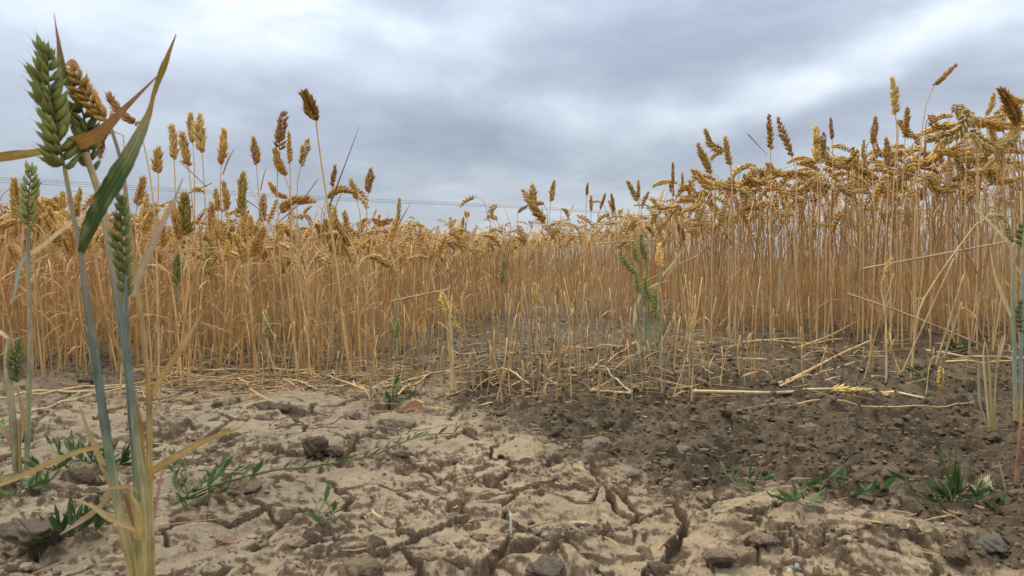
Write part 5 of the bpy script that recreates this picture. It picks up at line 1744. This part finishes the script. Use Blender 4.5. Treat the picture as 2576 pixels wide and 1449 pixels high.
weed('green rosette weed growing on top of the mound', [[(2005, 1290), (1975, 1278, 6), (1948, 1262, 10)], [(2005, 1290), (2003, 1260, 20), (2000, 1235, 36)], [(2005, 1290), (2035, 1275, 8), (2062, 1268, 10)], [(2005, 1292), (1985, 1265, 16)], [(2007, 1292), (2025, 1262, 18)]], .017, 5, 6, tint=1.35)
weed('row of pointed green leaves just behind the mound', [[(2020, 1242), (2055, 1230, 8), (2085, 1205, 30)], [(2100, 1245), (2120, 1225, 12), (2122, 1210, 24)], [(2110, 1246), (2150, 1245, 3), (2180, 1240, 6)], [(2150, 1248), (2190, 1245, 3), (2222, 1228, 10)]], .020, 5, 7)
weed('tall green weed with oval leaves at lower right', [[(2395, 1285), (2390, 1240, 40), (2378, 1185, 90), (2365, 1140, 130)], [(2400, 1288), (2410, 1240, 40), (2412, 1215, 60)], [(2400, 1290), (2440, 1262, 18), (2460, 1235, 40)], [(2400, 1290), (2360, 1270, 10), (2345, 1220, 40)], [(2398, 1288), (2400, 1230, 50), (2392, 1170, 100)]], .019, 11, 8, tint=.95, lpx=4)
weed('flat green runner left of the tall weed', [[(2400, 1290), (2340, 1284), (2280, 1270, 2), (2262, 1262, 4)], [(2400, 1294), (2480, 1285), (2540, 1275)]], .017, 8, 9)
weed('green weed patch behind the stems at far left', [[(200, 1175), (160, 1160, 6), (130, 1140, 16)], [(200, 1175), (190, 1140, 26), (180, 1125, 36)], [(205, 1178), (250, 1170, 6), (290, 1180, 4), (330, 1190)], [(230, 1178), (240, 1150, 20)], [(300, 1185), (312, 1150, 26)], [(195, 1178), (120, 1200), (90, 1215)], [(240, 1180), (225, 1150, 22), (215, 1135, 34)], [(270, 1182), (275, 1150, 24), (262, 1130, 40)]], .021, 10, 10, tint=.85)
weed('flat green leaves at the foot of the left edge plant', [[(60, 1252), (100, 1245, 2), (120, 1235, 6)], [(60, 1255), (20, 1250, 2), (0, 1242, 4)], [(70, 1255), (90, 1225, 16)]], .019, 8, 11)
weed('dark green weed low in the bottom left corner', [[(190, 1345), (240, 1325, 4), (290, 1312, 6), (330, 1300, 4)], [(190, 1345), (180, 1310, 20)], [(215, 1350), (210, 1320, 22)], [(150, 1365), (110, 1360, 4), (80, 1350, 10)], [(195, 1350), (185, 1270, 70)], [(240, 1345), (250, 1310, 26), (245, 1295, 40)], [(170, 1355), (150, 1320, 28)]], .019, 8, 12, tint=.75)
weed('small green weed under straw at right', [[(2320, 965), (2290, 958, 6)], [(2320, 965), (2345, 955, 8)], [(2330, 968), (2310, 948, 12)]], .020, 5, 13, tint=.8)
weed('bushy dark weed at the right stand foot', [[(2410, 890), (2395, 868, 18)], [(2410, 890), (2430, 865, 20)], [(2412, 890), (2460, 878, 8)], [(2405, 890), (2380, 885, 4)]], .028, 6, 14, tint=.65)
weed('tiny weed at the back of the bare patch', [[(1250, 905), (1225, 898, 4)], [(1252, 905), (1290, 897, 6)]], .022, 4, 15, tint=.6)
weed('thin green sprig right of the bare patch', [[(2150, 990), (2154, 970, 14)], [(2255, 1010), (2258, 995, 12)]], .016, 3, 16)
weed('yellow green seedling at the left edge', [[(8, 1120), (15, 1090, 20), (10, 1070, 34)], [(8, 1120), (2, 1100, 10)]], .022, 4, 17, tint=2.2)

# cream husk on the weed, reddish leaf, white stick, dark twig
g = G(2478, 1252)
hs = empty('wheat_ear', g, 'cream coloured piece of ear caught on the tall weed', 'wheat ear')
for k, (dx, dz, ang) in enumerate(((-.010, .010, -1.0), (-.004, .013, -.35), (.003, .013, .1), (.008, .012, .5), (0.0, .008, -.7))):
    o = bpy.data.objects.new('spikelet', SPK_MESH[k % 3]); COL.objects.link(o); o.parent = hs
    o.location = (dx, 0, dz - .004); o.rotation_euler = (.2, ang, k); o.scale = (.010, .010, .013)
    o.color = (.72, .60, .34, 1)
g = G(1040, 1040)
mb = MB()
ribbon(mb, resample(np.array([g + [-.018, 0, .004], g + [0, .004, .012], g + [.016, 0, .004]]), 8), np.interp(np.linspace(0, 1, 8), [0, .5, 1], [.002, .008, .002]), (0, .5, .85), np.array([.38, .17, .08]), .3)
tag(mb.build('dead_leaf', M_LEAF, None, g), 'reddish brown dead leaf by the pale flat clod', 'dead leaf')
g = G(1284, 1342)
mb = MB(); tube(mb, resample(np.array([g, g + [.0005, 0, .009], g + [0, 0, .019]]), 5), [.0013, .0012, .0012, .0011, .0009], np.array([.72, .68, .58]), 6, True)
tag(mb.build('dry_stub', M_STRAW, None, g), 'short white stick standing upright in the crust', 'stick')
g = G(1247, 1245)
mb = MB(); tube(mb, resample(np.array([g, g + [.001, 0, .008], g + [.0022, 0, .020]]), 5), [.0007, .0006, .0006, .0005, .0004], np.array([.10, .07, .05]), 5, True)
tube(mb, resample(np.array([g + [.0022, 0, .018], g + [-.002, 0, .021]]), 4), .0004, np.array([.10, .07, .05]), 4)
tag(mb.build('dry_twig', M_STRAW, None, g), 'thin dark twig standing on the crust near the middle', 'twig')
g = G(1870, 1000)

# ------------------------------------------------------------------ power lines far behind the field
for k, (ya, yb, lab) in enumerate(((447, 517, 'uppermost of three thin power lines across the left sky'), (452, 521, 'middle one of three thin power lines across the left sky'), (458, 523, 'lowest of three thin power lines across the left sky'))):
    zw = 7.4 - (0, .2, .42)[k]
    da = zw * FPX / (650 - ya); db = zw * FPX / (650 - yb)
    a = P(0, ya, da); b = P(1290, yb, db)
    t = np.linspace(-1.2, 2.6, 60)[:, None]
    p = a + (b - a) * t
    p[:, 2] -= 0.35 * np.sin(np.pi * np.clip(t[:, 0], -1.2, 2.6)) ** 2 * 0.5
    mb = MB(); tube(mb, p, .016, np.array([.045, .05, .06]), 5)
    tag(mb.build('power_line', M_WIRE), lab, 'power line', 'power lines behind the field')

_t = 0
for _o in bpy.data.objects:
    if _o.type == 'MESH' and _o.get('kind'):
        _t += len(_o.data.loops) - 2 * len(_o.data.polygons)
print('stalks', len(CX), 'crumbs', N_CRUMBS, 'mass triangles', _t, 'objects', len(bpy.data.objects))
